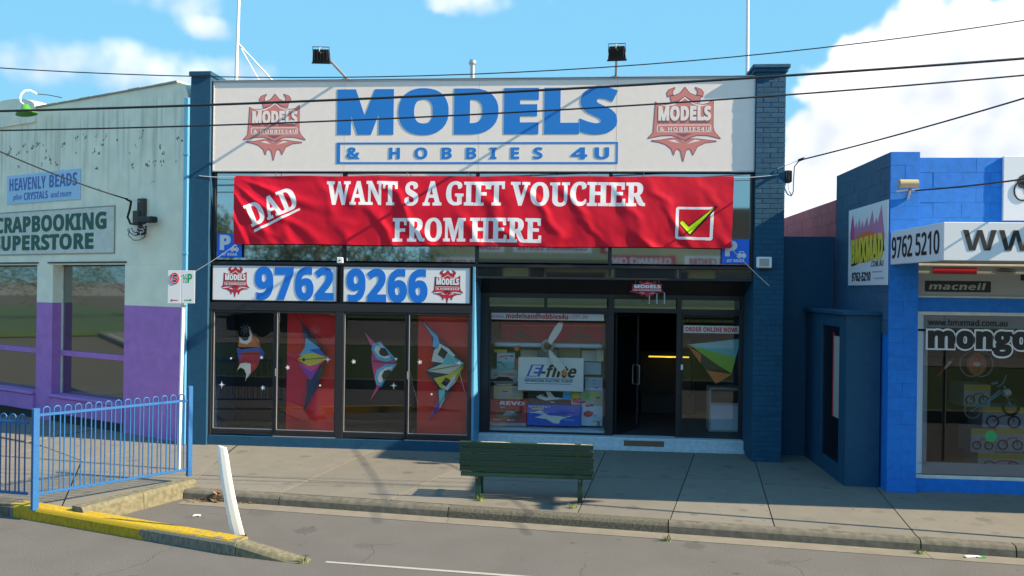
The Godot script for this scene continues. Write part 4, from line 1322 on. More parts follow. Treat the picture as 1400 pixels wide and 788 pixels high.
# ---------------------------------------------------------------- the bicycle shop
func build_bike_shop() -> void:
	var b := thing("bike_shop", "bright blue block-walled shop with white awning and grey-framed window", "shop")
	var bb := M("bright_blue")
	slab(b, "pillar", Vector3(5.745, -0.3, 1.45), Vector3(6.130, 4.92, 1.950), bb)
	masonry(b, "block", Vector3(5.722, GROUND, 1.955), Vector3.RIGHT, 0.415, 4.99, 0.415, 0.1996, 0.03, 0.0025, ["bright_blue", "bright_blue_b"], 21)
	slab(b, "parapet", Vector3(6.135, 3.74, 1.60), Vector3(14.0, 4.84, 1.914), bb)
	masonry(b, "block", Vector3(6.14, 3.76, 1.92), Vector3.RIGHT, 2.4, 1.1, 0.40, 0.22, 0.03, 0.0025, ["bright_blue", "bright_blue_b"], 22)
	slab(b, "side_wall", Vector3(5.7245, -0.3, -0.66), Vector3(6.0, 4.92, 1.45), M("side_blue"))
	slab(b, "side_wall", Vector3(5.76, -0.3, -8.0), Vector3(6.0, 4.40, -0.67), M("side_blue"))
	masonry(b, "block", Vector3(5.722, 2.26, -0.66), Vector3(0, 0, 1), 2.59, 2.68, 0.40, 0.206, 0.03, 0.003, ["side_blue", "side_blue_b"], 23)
	slab(b, "rear_wall", Vector3(6.0, -0.3, -8.0), Vector3(14, 4.4, -7.8), M("interior"))
	slab(b, "end_wall", Vector3(13.8, -0.3, -7.8), Vector3(14, 4.3, 1.6), M("interior"))
	slab(b, "roof", Vector3(6.0, 4.25, -7.8), Vector3(13.8, 4.35, 1.6), M("roof_metal"))
	# white awning with lettered fascia
	var aw := Node3D.new()
	aw.name = "awning"
	b.add_child(aw)
	slab(aw, "fascia", Vector3(5.735, 3.285, 3.70), Vector3(14.0, 3.765, 3.75), M("cool_white"), 0.006)
	slab(aw, "fascia", Vector3(5.735, 3.285, 1.96), Vector3(5.785, 3.765, 3.698), M("cool_white"), 0.006)
	slab(aw, "awning_roof", Vector3(5.79, 3.66, 1.93), Vector3(14.0, 3.70, 3.695), M("roof_metal"))
	slab(aw, "awning_lining", Vector3(5.79, 3.315, 1.93), Vector3(14.0, 3.345, 3.695), M("k_grey"))
	letter(aw, "WWW.BMXMAD", font("sansbold", 0.0, 0.0, 6), Rect2(pz(1317, 330, 3.75).x, pz(1340, 343, 3.75).y, 3.45, 0.26), 3.75, M("black"))
	var sidef := Node3D.new()
	sidef.name = "fascia_lettering"
	aw.add_child(sidef)
	sidef.position = Vector3(5.735, 0, 2.83)
	sidef.rotation.y = -PI / 2
	letter(sidef, "9762 5210", font("sans", 0.25), Rect2(-0.82, 3.37, 1.62, 0.31), 0.0, M("black"))
	# front below the awning
	var zf := 1.80
	var fasc := Rect2(6.14, pz(1330, 408, zf).y, 3.2, 0)
	var y0 := pz(1330, 656, zf).y
	var y1 := pz(1330, 427, zf).y
	var y2 := pz(1330, 408, zf).y
	slab(b, "beam", Vector3(6.14, y1, 1.5), Vector3(9.4, y2, 1.83), bb)
	slab(b, "plinth", Vector3(6.14, -0.3, 1.5), Vector3(9.4, y0, 1.84), bb)
	slab(b, "front_pier", Vector3(9.4, -0.3, 1.5), Vector3(13.9, 3.74, 1.84), bb)
	var tp := slab(b, "transom_panel", Vector3(6.14, y2, 1.74), Vector3(9.4, 3.31, 1.80), M("k_grey"), 0.004)
	frame(b, "transom_frame", Rect2(6.14, y2, 3.26, 3.31 - y2), 0.03, 1.79, 1.82, M("white_render"))
	var z := 1.802
	panel(b, "sponsor_plate", rc(1265, 384.5, 1355, 399.5, z), z, z + 0.006, M("black"))
	letter(b, "macneil", font("sansbold", 0.1, 0.15), rc(1270, 387, 1348, 396.5, z), z + 0.006, M("k_grey"))
	panel(b, "sponsor_plate", rc(1276, 366, 1336, 375, z), z, z + 0.006, M("fresh_red"))
	part(b, "sponsor_mark", plate(on_wall([620, 340, 660, 328, 750, 336, 690, 340, 750, 350, 660, 350], 1215, 290, 4.26, z), 0.006), M("black"), Vector3(0, 0, z))
	panel(b, "sponsor_plate", rc(1396, 376, 1420, 384, z), z, z + 0.006, M("black"))
	# window
	var win := frame(b, "window", Rect2(6.14, y0, 3.26, y1 - y0), 0.05, 1.74, 1.82, M("white_render"))
	panel(win, "lower_board", rc(1246, 636, 1520, 652, z), 1.75, 1.79, M("k_ice"))
	panel(win, "upper_board", rc(1246, 430, 1520, 452, z), 1.75, 1.79, M("k_ice"))
	panel(win, "side_board", rc(1246, 453, 1268.5, 635, z), 1.75, 1.79, M("k_ice"))
	panel(win, "pane", rc(1262, 430, 1520, 654, z), 1.796, 1.801, M("bike_glass"), 0.001)
	letter(win, "www.bmxmad.com.au", font("sans", 0.3, 0.0), rc(1269, 437, 1378, 446, 1.803), 1.8015, M("black"), 0.0, "lettering", 0.002)
	var word := rc(1268, 452.5, 1482, 488.5, 1.803)
	var band := rc(1268, 450, 1520, 476, 1.803)
	panel(win, "dark_band", band, 1.78, 1.793, M("deep_navy"))
	letter(win, "mongoose", font("sansbold", 1.0), word.grow(0.02), 1.8015, M("cool_white"), 0.0, "letter_outline", 0.002)
	letter(win, "mongoose", font("sansbold", 0.45), word.grow(-0.008), 1.804, M("black"), 0.0, "lettering", 0.002)
	var gs := pz(1250 + 332 / 3.153, 420 + 558 / 3.153, 1.803)
	part(win, "round_sticker", plate(ring_of(Vector2(gs.x, gs.y), 0.085, 0.085), 0.002), M("green"), Vector3(0, 0, 1.8015))
	# room
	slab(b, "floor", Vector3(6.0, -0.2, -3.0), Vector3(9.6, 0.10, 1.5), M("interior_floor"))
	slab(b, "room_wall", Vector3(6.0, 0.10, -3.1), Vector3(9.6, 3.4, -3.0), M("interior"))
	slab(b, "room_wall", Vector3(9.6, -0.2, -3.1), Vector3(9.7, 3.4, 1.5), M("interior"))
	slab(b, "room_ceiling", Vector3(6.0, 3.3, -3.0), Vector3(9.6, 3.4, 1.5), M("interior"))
	# goods in the window
	var cs := Vector2(1250, 420)
	var cart := [[245, 525, 350, 628], [352, 523, 480, 626], [295, 432, 480, 522], [275, 630, 480, 690], [215, 335, 330, 430]]
	for i in cart.size():
		var c: Array = cart[i]
		var r := crop(cs.x, cs.y, 3.153, c[0], c[1], c[2], c[3], 1.0)
		if i == 3:
			r = Rect2(r.position.x, 0.10, r.size.x, r.end.y - 0.10)
		var t := thing("bike_carton", ["bike carton with black wheel print beside green sticker", "bike carton with pink frame print in bike shop window", "bike carton behind the blue bicycle's front wheel", "lowest bike carton on bike shop floor", "topmost bike carton behind the blue bicycle's rear wheel"][i], "carton", Vector3.ZERO, 0.0, "bike cartons in the window")
		panel(t, "box", r, 0.55 - 0.02 * i, 1.0, M("k_ice"), 0.006)
		slab(t, "yellow_stripe", Vector3(r.position.x, r.end.y - 0.09, 1.0), Vector3(r.end.x, r.end.y - 0.01, 1.003), M("k_yellow"), 0.001)
		for w in 2:
			var cc := Vector2(r.position.x + r.size.x * (0.24 + 0.5 * w), r.position.y + r.size.y * 0.3)
			var rr := minf(r.size.x * 0.16, r.size.y * 0.27)
			var ring := []
			for j in 17:
				ring.append(Vector3(cc.x + cos(TAU * j / 16) * rr, cc.y + sin(TAU * j / 16) * rr, 1.004))
			part(t, "wheel_print", tube(ring, 0.012, 4), M("black"))
		part(t, "frame_print", tube([Vector3(r.position.x + r.size.x * 0.24, r.position.y + r.size.y * 0.3, 1.004), Vector3(r.position.x + r.size.x * 0.45, r.position.y + r.size.y * 0.58, 1.004), Vector3(r.position.x + r.size.x * 0.70, r.position.y + r.size.y * 0.62, 1.004), Vector3(r.position.x + r.size.x * 0.74, r.position.y + r.size.y * 0.3, 1.004)], 0.010, 4), M("k_pink"))
	var bk := thing("bicycle", "small light blue bicycle with white saddle displayed in dark shop window", "bicycle")
	var f := func(x: float, y: float, zz := 1.25) -> Vector3:
		return pz(cs.x + x / 3.153, cs.y + y / 3.153, zz)
	for w in [[252, 446, 0], [418, 432, 1]]:
		var c: Vector3 = f.call(w[0], w[1])
		var ring := []
		for j in 25:
			ring.append(c + Vector3(cos(TAU * j / 24) * 0.115, sin(TAU * j / 24) * 0.118, 0))
		var tyre := part(bk, "wheel", tube(ring, 0.012 if w[2] == 0 else 0.02, 6), M("k_grey") if w[2] == 0 else M("rubber"))
		for j in 8:
			part(tyre, "spoke", tube([c, c + Vector3(cos(TAU * j / 8) * 0.11, sin(TAU * j / 8) * 0.11, 0)], 0.003, 4), M("steel"))
	var tb := func(called: String, a: Array, r: float, m: String) -> void:
		var p := []
		for i in range(0, a.size(), 2):
			p.append(f.call(a[i], a[i + 1]))
		part(bk, called, tube(p, r, 6), M(m))
	tb.call("frame", [252, 446, 318, 402, 380, 368, 300, 420], 0.014, "k_sky")
	tb.call("top_tube", [318, 402, 372, 358], 0.014, "k_sky")
	tb.call("fork", [418, 432, 398, 380, 390, 340], 0.014, "k_sky")
	tb.call("handlebar", [360, 345, 385, 328, 395, 300, 398, 293], 0.010, "k_sky")
	tb.call("saddle", [335, 330, 360, 326], 0.022, "k_sky")
	tb.call("number_plate", [386, 372, 412, 366], 0.06, "cool_white")
	var rims := thing("wheel_rims", "pair of pale wheel rims round an orange disc hanging in window", "wheel rim")
	for w in [248, 290]:
		var c: Vector3 = f.call(w, 246, 1.55)
		var ring := []
		for j in 33:
			ring.append(c + Vector3(cos(TAU * j / 32) * 0.165, sin(TAU * j / 32) * 0.185, 0))
		part(rims, "rim", tube(ring, 0.010, 6), M("k_grey"))
	var dc: Vector3 = f.call(268, 246, 1.5)
	part(rims, "orange_disc", plate(ring_of(Vector2(dc.x, dc.y), 0.14, 0.17), 0.02), M("k_orange"), Vector3(0, 0, 1.5))
	part(rims, "print", plate(ring_of(Vector2(dc.x, dc.y), 0.06, 0.03), 0.004), M("cool_white"), Vector3(0, 0, 1.521))
	part(rims, "hanger", tube([dc + Vector3(0, 0.16, 0), Vector3(dc.x, 3.3, 1.5)], 0.003, 4), M("steel"))
	var bar := thing("pump", "red bicycle pump hanging aslant in the dark window", "pump")
	part(bar, "barrel", tube([f.call(100, 298, 1.5), f.call(172, 218, 1.5)], 0.020), M("k_red"))
	part(bar, "sleeve", tube([f.call(130, 266, 1.5), f.call(158, 234, 1.5)], 0.0225), M("cool_white"))
	part(bar, "hanger", tube([f.call(172, 218, 1.5), Vector3(f.call(172, 218, 1.5).x, 3.3, 1.5)], 0.003, 4), M("steel"))
	# white picture board on the parapet
	var pbx := pz(1371, 250, 1.93).x
	var pb := thing("parapet_board", "white board with black rider emblem on bright blue parapet", "sign")
	slab(pb, "board", Vector3(pbx, pz(1385, 302, 1.93).y, 1.905), Vector3(pbx + 2.2, pz(1385, 214, 1.93).y, 1.96), M("cool_white"), 0.006)
	var rim := []
	var cc := pz(1399, 261, 1.96)
	for j in 25:
		rim.append(cc + Vector3(cos(TAU * j / 24) * 0.12, sin(TAU * j / 24) * 0.14, 0.002))
	part(pb, "wheel_mark", tube(rim, 0.014, 5), M("black"))
	part(pb, "rider_mark", plate(on_wall([868, 178, 880, 160, 900, 150, 940, 150, 960, 190, 950, 240, 930, 215, 900, 222, 892, 205, 875, 200], 1060, 180, 2.626, 1.96), 0.004), M("black"), Vector3(0, 0, 1.9605))
	# lamp at the top of the pillar
	var fl := thing("pillar_lamp", "brown tubular lamp on bracket at top of bright blue pillar", "lamp")
	var lr := rc(1229, 246, 1254, 257, 2.1)
	part(fl, "lamp_housing", tube([Vector3(lr.position.x, lr.get_center().y, 2.12), Vector3(lr.end.x, lr.get_center().y, 2.12)], 0.062, 12), M("k_tan"))
	part(fl, "stem", tube([Vector3(lr.get_center().x + 0.03, lr.position.y - 0.02, 2.1), Vector3(lr.get_center().x + 0.05, lr.position.y - 0.14, 1.96)], 0.025), M("steel"))
	part(fl, "cross_bar", tube([pz(1225, 262, 2.0), pz(1257, 259, 2.0)], 0.012), M("steel"))
	# flame-lettered board on the side wall
	var sb := thing("flame_sign", "white board with yellow graffiti lettering and purple flames on grey-blue block wall", "sign", Vector3(5.722, 0, 1.03), -PI / 2)
	slab(sb, "board", Vector3(-0.90, 2.985, 0.004), Vector3(0.90, 4.245, 0.024), M("cool_white"), 0.004)
	var fx := func(x: float, y: float) -> Vector2:        # from the enlarged crop to the board
		return Vector2(lerpf(-0.90, 0.90, (x - 245.0) / 248.0), lerpf(2.985, 4.245, 1.0 - (y - lerpf(185.0, 100.0, (x - 245.0) / 248.0)) / lerpf(465.0, 540.0, (x - 245.0) / 248.0)))
	var sh := func(called: String, a: Array, m: String, lift: float) -> void:
		var p := PackedVector2Array()
		for i in range(0, a.size(), 2):
			p.append(fx.call(a[i], a[i + 1]))
		part(sb, called, plate(p, 0.002), M(m), Vector3(0, 0, 0.024 + lift))
	sh.call("red_flame", [262, 410, 258, 330, 266, 250, 276, 205, 284, 270, 292, 330, 300, 350], "k_pink", 0.0)
	sh.call("purple_flame", [285, 370, 290, 290, 300, 250, 308, 300, 320, 225, 330, 290, 342, 240, 350, 285, 372, 215, 380, 280, 405, 170, 414, 260, 430, 215, 436, 250, 458, 135, 468, 240, 478, 330, 470, 400], "k_lilac", 0.001)
	sh.call("orange_glow", [275, 420, 300, 345, 350, 310, 400, 300, 440, 330, 470, 370, 470, 410, 380, 440], "k_orange", 0.003)
	sh.call("letter_shadow", [270, 530, 266, 400, 470, 340, 478, 420, 440, 455, 400, 480, 360, 500, 320, 505, 300, 520], "black", 0.005)
	letter(sb, "BMXMAD", font("sansbold", 0.5, 0.05), Rect2(-0.74, 3.36, 1.48, 0.40), 0.031, M("k_yellow"), 0.03, "lettering", 0.002)
	letter(sb, ".COM.AU", font("sansbold", 0.0, 0.1), Rect2(0.20, 3.27, 0.55, 0.09), 0.0245, M("black"), 0.0, "lettering", 0.002)
	letter(sb, "9762-5210", font("sansbold", 0.3, 0.1), Rect2(-0.70, 3.05, 0.90, 0.15), 0.0245, M("black"), 0.0, "lettering", 0.002)
	slab(sb, "small_print", Vector3(0.28, 3.18, 0.024), Vector3(0.70, 3.20, 0.026), M("k_grey"), 0.0005)
	slab(sb, "small_print", Vector3(0.36, 3.08, 0.024), Vector3(0.78, 3.10, 0.026), M("k_grey"), 0.0005)
	# low dark wall between the shops, the porch beside the pillar, the red wall behind
	var lw := thing("alcove_wall", "low dark blue wall closing the gap between hobby shop and bike shop", "wall")
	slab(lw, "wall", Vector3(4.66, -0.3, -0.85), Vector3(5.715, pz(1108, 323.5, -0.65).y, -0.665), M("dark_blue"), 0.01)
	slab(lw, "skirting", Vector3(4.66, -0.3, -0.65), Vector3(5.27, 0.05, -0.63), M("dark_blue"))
	var rw := thing("red_wall", "red painted block wall with sloping top behind low dark blue wall", "wall")
	slab(rw, "core", Vector3(5.728, -0.3, -5.2), Vector3(5.755, 4.49, -0.68), M("red_block"))
	masonry(rw, "block", Vector3(5.722, 3.5, -5.2), Vector3(0, 0, 1), 4.52, 1.02, 0.40, 0.204, 0.02, 0.006, ["red_block", "red_block_b"], 31)
	var po := thing("porch", "dark blue side porch with flat roof and dark glazed door beside bright blue pillar", "porch")
	var pt := pz(1160, 431, 1.66).y
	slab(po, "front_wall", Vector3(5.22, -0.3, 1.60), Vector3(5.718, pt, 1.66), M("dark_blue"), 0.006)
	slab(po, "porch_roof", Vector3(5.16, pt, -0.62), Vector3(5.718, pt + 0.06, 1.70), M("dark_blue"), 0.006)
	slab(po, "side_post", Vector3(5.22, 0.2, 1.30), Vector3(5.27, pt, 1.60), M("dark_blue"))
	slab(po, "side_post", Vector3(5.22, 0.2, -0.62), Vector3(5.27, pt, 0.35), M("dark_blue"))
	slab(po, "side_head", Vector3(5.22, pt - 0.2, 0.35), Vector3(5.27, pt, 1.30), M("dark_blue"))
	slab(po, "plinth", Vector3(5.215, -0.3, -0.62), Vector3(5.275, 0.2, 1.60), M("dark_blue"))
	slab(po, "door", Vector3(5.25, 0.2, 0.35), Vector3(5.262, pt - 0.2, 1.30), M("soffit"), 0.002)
	slab(po, "poster", Vector3(5.244, 0.9, 0.95), Vector3(5.2495, pt - 0.35, 1.24), M("k_grey"), 0.001)
	slab(po, "poster_stripe", Vector3(5.241, 0.9, 0.90), Vector3(5.2475, pt - 0.3, 0.945), M("k_red"), 0.001)

# ---------------------------------------------------------------- goods in the hobby shop windows
func shape(parent: Node3D, called: String, a: Array, o: Vector2, k: float, z: float, m: String, thick := 0.004) -> MeshInstance3D:
	return part(parent, called, plate(on_wall(a, o.x, o.y, k, z), thick), M(m), Vector3(0, 0, z))

func build_displays() -> void:
	var a := Vector2(280, 410)
	var c := Vector2(460, 410)
	var k := 3.94
	# red boards behind two of the panes
	for i in 2:
		var r: Rect2 = [crop(a.x, a.y, k, 440, 40, 712, 705, -0.36), crop(c.x, c.y, k, 436, 40, 722, 735, -0.36)][i]
		var t := thing("display_board", ["red display board behind the rainbow diamond kite", "red display board behind the black and white panelled kite"][i], "board", Vector3.ZERO, 0.0, "red display boards")
		slab(t, "board", Vector3(r.position.x, 0.167, -0.40), Vector3(r.end.x, 2.40, -0.36), M("board_red"))
		slab(t, "foot", Vector3(r.position.x + 0.1, 0.126, -0.46), Vector3(r.end.x - 0.1, 0.167, -0.32), M("black"))
	var shelf := thing("window_floor", "dark carpeted floor of the kite window", "platform")
	slab(shelf, "deck", Vector3(-5.515, 0.0, -1.29), Vector3(-0.87, 0.125, -0.31), M("interior_floor"))
	var hang := func(t: Node3D, px: float, py: float, z: float) -> void:
		var p := pz(px, py, z)
		part(t, "thread", tube([p, Vector3(p.x, 3.2, z)], 0.002, 4), M("cable"))
	var spar := func(t: Node3D, pts: Array, o: Vector2) -> void:
		var p := []
		for i in range(0, pts.size(), 2):
			p.append(pz(o.x + pts[i] / k, o.y + pts[i + 1] / k, -0.232))
		part(t, "spar", tube(p, 0.0045, 5), M("black"))
	var z := -0.25
	var t := thing("stunt_kite", "swallow-shaped kite in white, orange and blue in dark pane", "kite")
	shape(t, "sail", [185, 200, 205, 222, 228, 222, 243, 195, 236, 143, 262, 190, 290, 215, 300, 255, 180, 255], a, k, z, "k_orange")
	shape(t, "sail", [185, 200, 210, 222, 230, 218, 243, 190, 236, 143, 256, 185, 250, 222, 225, 242, 188, 232], a, k, z + 0.003, "k_white")
	shape(t, "sail", [172, 258, 200, 268, 300, 255, 326, 290, 310, 316, 180, 316], a, k, z, "k_blue")
	shape(t, "sail", [190, 285, 300, 275, 285, 330, 230, 345, 200, 330], a, k, z + 0.003, "k_red")
	shape(t, "sail", [180, 316, 300, 316, 282, 362, 240, 405, 185, 348], a, k, z, "k_red")
	shape(t, "sail", [174, 380, 190, 345, 225, 338, 246, 345, 246, 395, 218, 438, 223, 402, 212, 375, 192, 365], a, k, z + 0.003, "k_white")
	spar.call(t, [236, 150, 270, 215, 324, 290, 285, 360, 219, 432], a)
	spar.call(t, [176, 290, 324, 290], a)
	hang.call(t, a.x + 236 / k, a.y + 143 / k, z)
	t = thing("delta_kite", "rainbow diamond kite with long dark wing tips against red board", "kite")
	shape(t, "wing", [480, 72, 660, 292, 612, 265, 545, 215, 530, 205, 522, 135], a, k, z, "k_navy")
	shape(t, "sail", [545, 205, 620, 262, 598, 292, 508, 302, 538, 258], a, k, z + 0.003, "k_sky")
	shape(t, "sail", [610, 262, 662, 312, 600, 290, 560, 270], a, k, z + 0.006, "k_blue")
	shape(t, "sail", [497, 325, 530, 295, 590, 287, 665, 312, 610, 345, 560, 357], a, k, z + 0.004, "k_yellow")
	shape(t, "sail", [505, 338, 560, 355, 645, 328, 578, 395], a, k, z + 0.002, "k_pink")
	shape(t, "sail", [508, 348, 575, 388, 622, 348, 572, 432, 545, 402], a, k, z + 0.005, "k_purple")
	shape(t, "wing", [548, 425, 570, 432, 656, 328, 604, 480, 540, 590, 528, 606, 548, 500], a, k, z, "k_navy")
	shape(t, "badge", [526, 320, 532, 312, 540, 320, 536, 334, 528, 332], a, k, z + 0.009, "k_black")
	spar.call(t, [484, 78, 664, 312, 536, 600], a)
	spar.call(t, [498, 325, 664, 312], a)
	hang.call(t, a.x + 530 / k, a.y + 150 / k, z)
	t = thing("eye_kite", "magenta kite with two blue ringed eyes in dark pane", "kite")
	shape(t, "sail", [150, 172, 200, 228, 320, 332, 332, 345, 240, 462, 180, 545, 215, 468, 200, 400, 188, 330, 192, 260], c, k, z, "k_pink")
	for e in [[[188, 270, 196, 238, 236, 226, 318, 318, 270, 336, 220, 322], [202, 270, 214, 248, 240, 242, 296, 310, 262, 318, 226, 304], [228, 280, 240, 258, 262, 262, 284, 298, 258, 306, 234, 298]], [[206, 420, 216, 380, 262, 350, 326, 345, 266, 430, 242, 470, 214, 456], [222, 420, 232, 390, 268, 364, 306, 358, 258, 424, 240, 450, 224, 440], [244, 410, 256, 384, 284, 376, 296, 388, 270, 428, 252, 432]]]:
		shape(t, "eye", e[0], c, k, z + 0.003, "k_sky")
		shape(t, "eye", e[1], c, k, z + 0.006, "k_white")
		shape(t, "pupil", e[2], c, k, z + 0.009, "k_black")
	spar.call(t, [152, 175, 328, 344, 184, 540], c)
	spar.call(t, [192, 330, 328, 344], c)
	hang.call(t, c.x + 160 / k, c.y + 185 / k, z)
	t = thing("patchwork_kite", "large arrow-shaped kite with black and white panels against red board", "kite")
	shape(t, "wing", [440, 92, 560, 215, 697, 345, 640, 450, 585, 542, 490, 656, 548, 560, 543, 470, 478, 385, 530, 345, 518, 250, 512, 190], c, k, z, "k_navy")
	shape(t, "sail", [465, 120, 545, 190, 555, 236, 545, 266, 518, 252, 522, 205], c, k, z + 0.003, "k_sky")
	shape(t, "sail", [555, 236, 606, 265, 640, 300, 600, 345, 512, 332, 526, 272], c, k, z + 0.003, "k_white")
	shape(t, "sail", [600, 290, 692, 345, 480, 384, 570, 344], c, k, z + 0.006, "k_cyan")
	shape(t, "sail", [480, 384, 560, 350, 690, 347, 610, 402], c, k, z + 0.009, "k_cream")
	shape(t, "sail", [524, 424, 610, 402, 692, 352, 640, 446, 600, 490, 560, 476], c, k, z + 0.006, "k_yellow")
	shape(t, "sail", [570, 470, 640, 400, 640, 446, 600, 490], c, k, z + 0.009, "k_white")
	shape(t, "sail", [550, 486, 586, 480, 582, 540, 556, 588], c, k, z + 0.004, "k_cyan")
	shape(t, "sail", [550, 540, 556, 588, 490, 655], c, k, z + 0.005, "k_purple")
	shape(t, "patch", [565, 256, 600, 284, 580, 320, 545, 296], c, k, z + 0.012, "k_black")
	shape(t, "patch", [590, 418, 616, 435, 590, 470, 564, 450], c, k, z + 0.012, "k_black")
	part(t, "line", tube([pz(c.x + 622 / k, c.y + 305 / k, -0.2), pz(c.x + 660 / k, c.y + 380 / k, -0.16), pz(c.x + 690 / k, c.y + 495 / k, -0.2)], 0.006, 5), M("cool_white"))
	spar.call(t, [445, 96, 694, 345, 495, 652], c)
	spar.call(t, [482, 385, 692, 347], c)
	hang.call(t, c.x + 520 / k, c.y + 170 / k, z)
	# kite in the window beside the door
	var d := Vector2(820, 350)
	var q := 2.717
	t = thing("triangle_kite", "triangular kite in turquoise, green and orange beside the doorway", "kite")
	z = -1.05
	shape(t, "sail", [325, 330, 525, 308, 505, 380], d, q, z, "k_cyan")
	shape(t, "sail", [338, 334, 506, 378, 490, 437, 430, 400], d, q, z + 0.004, "k_green")
	shape(t, "sail", [328, 335, 377, 365, 375, 400], d, q, z + 0.004, "k_orange")
	shape(t, "sail", [377, 362, 470, 424, 395, 426, 376, 396], d, q, z, "k_black")
	shape(t, "sail", [395, 425, 492, 440, 432, 476], d, q, z + 0.004, "k_orange")
	var hp := pz(d.x + 500 / q, d.y + 315 / q, z)
	part(t, "thread", tube([hp, Vector3(hp.x, 3.2, z)], 0.002, 4), M("cable"))
	t = thing("order_sign", "narrow white sign with red words ORDER ONLINE NOW inside window", "sign")
	var orr := crop(d.x, d.y, q, 312, 260, 518, 288, -0.88)
	panel(t, "card", orr, -0.892, -0.882, M("cool_white"))
	letter(t, "ORDER ONLINE NOW!", font("sansbold", 0.4), orr.grow_individual(-0.03, -0.025, -0.03, -0.025), -0.882, M("red"), 0.0, "lettering", 0.002)
	# emblem hanging in the recess over the door
	t = thing("hanging_emblem", "dark red shield sign hanging under the soffit above doorway", "sign")
	var ec := pz(885, 395.5, -0.12)
	var hold := Node3D.new()
	hold.name = "shield"
	t.add_child(hold)
	hold.position = Vector3(ec.x, ec.y, -0.12)
	hold.scale = Vector3(1.0, 0.45, 1.0)
	emblem(hold, Vector2.ZERO, 0.62, 0.0, M("fresh_red"), M("fresh_dark"), M("cool_white"))
	for x in [-0.2, 0.2]:
		part(t, "chain", tube([Vector3(ec.x + x, ec.y + 0.05, -0.121), Vector3(ec.x + x, 3.04, -0.121)], 0.003, 4), M("steel"))
	for i in 3:
		slab(t, "hook_strip", Vector3(ec.x + 0.03 + i * 0.13, ec.y - 0.26, -0.124), Vector3(ec.x + 0.05 + i * 0.13, ec.y - 0.06, -0.121), M("k_grey"), 0.001)
	# display cabinet and counter inside
	t = thing("cabinet", "grey metal cabinet standing behind the window beside the door", "cabinet")
	var cr := crop(d.x, d.y, q, 408, 490, 530, 640, -1.6)
	slab(t, "body", Vector3(cr.position.x, 0.166, -2.0), Vector3(cr.end.x, cr.end.y, -1.62), M("k_grey"))
	slab(t, "drawer", Vector3(cr.position.x + 0.03, 0.20, -1.62), Vector3(cr.end.x - 0.03, cr.position.y + (cr.end.y - cr.position.y) * 0.55, -1.605), M("k_ice"))
	slab(t, "shelf", Vector3(cr.position.x + 0.03, cr.position.y + (cr.end.y - cr.position.y) * 0.62, -1.62), Vector3(cr.end.x - 0.03, cr.end.y - 0.05, -1.612), M("black"))
	t = thing("counter", "glass-topped counter lit by a yellow tube in the dark doorway", "counter")
	var kr := crop(d.x, d.y, q, 155, 360, 352, 640, -3.8)
	slab(t, "base", Vector3(kr.position.x, 0.166, -4.4), Vector3(kr.end.x, 0.55, -3.82), M("interior"))
	frame(t, "case", Rect2(kr.position.x, 0.55, kr.size.x, kr.end.y - 0.55), 0.03, -3.85, -3.82, M("black_metal"))
	slab(t, "top", Vector3(kr.position.x, kr.end.y, -4.4), Vector3(kr.end.x, kr.end.y + 0.02, -3.8), M("interior"))
	slab(t, "case_back", Vector3(kr.position.x, 0.55, -4.4), Vector3(kr.end.x, kr.end.y, -4.37), M("interior"))
	var lr := crop(d.x, d.y, q, 182, 370, 332, 381, -3.95)
	var em := plain("tube_glow", Color(0.9, 0.8, 0.35), 0.5)
	em.emission_enabled = true
	em.emission = Color(1.0, 0.82, 0.30)
	em.emission_energy_multiplier = 0.55
	part(t, "light_tube", tube([Vector3(lr.position.x, lr.get_center().y, -3.95), Vector3(lr.end.x, lr.get_center().y, -3.95)], 0.016, 8), em)
	var ol := OmniLight3D.new()
	ol.name = "tube_light"
	t.add_child(ol)
	ol.position = Vector3(lr.get_center().x, lr.get_center().y - 0.05, -3.93)
	ol.light_color = Color(1.0, 0.85, 0.45)
	ol.light_energy = 0.004
	ol.omni_range = 12.0
	ol.omni_attenuation = 2.0
	ol.light_size = 0.05
	ol.shadow_enabled = true
	# the big display window
	var e := Vector2(650, 410)
	var zb := -1.50
	var back := crop(e.x, e.y, k, 60, 40, 730, 690, zb)
	t = thing("display_stand", "dark stand with back panel behind goods of the big window", "stand")
	slab(t, "back_panel", Vector3(back.position.x, 0.166, zb - 0.05), Vector3(back.end.x - 0.12, 2.42, zb), M("k_brown"))
	slab(t, "plinth", Vector3(back.position.x, 0.166, zb), Vector3(back.end.x - 0.12, crop(e.x, e.y, k, 100, 600, 200, 682, -1.2).position.y, -0.95), M("k_ice"))
	var side := slab(t, "side_panel", Vector3(back.position.x - 0.02, 0.166, -1.45), Vector3(back.position.x + 0.005, 2.42, -0.95), M("pale_sunlit_blue"))
	var strip := thing("web_strip", "white window strip with red shop web address above the goods", "sign")
	var sr := crop(e.x, e.y, k, 75, 61, 693, 110, -0.878)
	panel(strip, "strip", sr, -0.885, -0.878, M("cool_white"))
	var ty := crop(e.x, e.y, k, 88, 76, 160, 105, -0.878)
	letter(strip, "www.", font("sans", 0.0), crop(e.x, e.y, k, 88, 84, 160, 100, -0.878), -0.878, M("fresh_red"), 0.0, "lettering", 0.002)
	letter(strip, "modelsandhobbies4u", font("sansbold", 0.3), crop(e.x, e.y, k, 164, 74, 500, 104, -0.878), -0.878, M("fresh_red"), 0.0, "lettering", 0.002)
	letter(strip, ".com.au", font("sans", 0.0), crop(e.x, e.y, k, 504, 82, 605, 102, -0.878), -0.878, M("fresh_red"), 0.0, "lettering", 0.002)
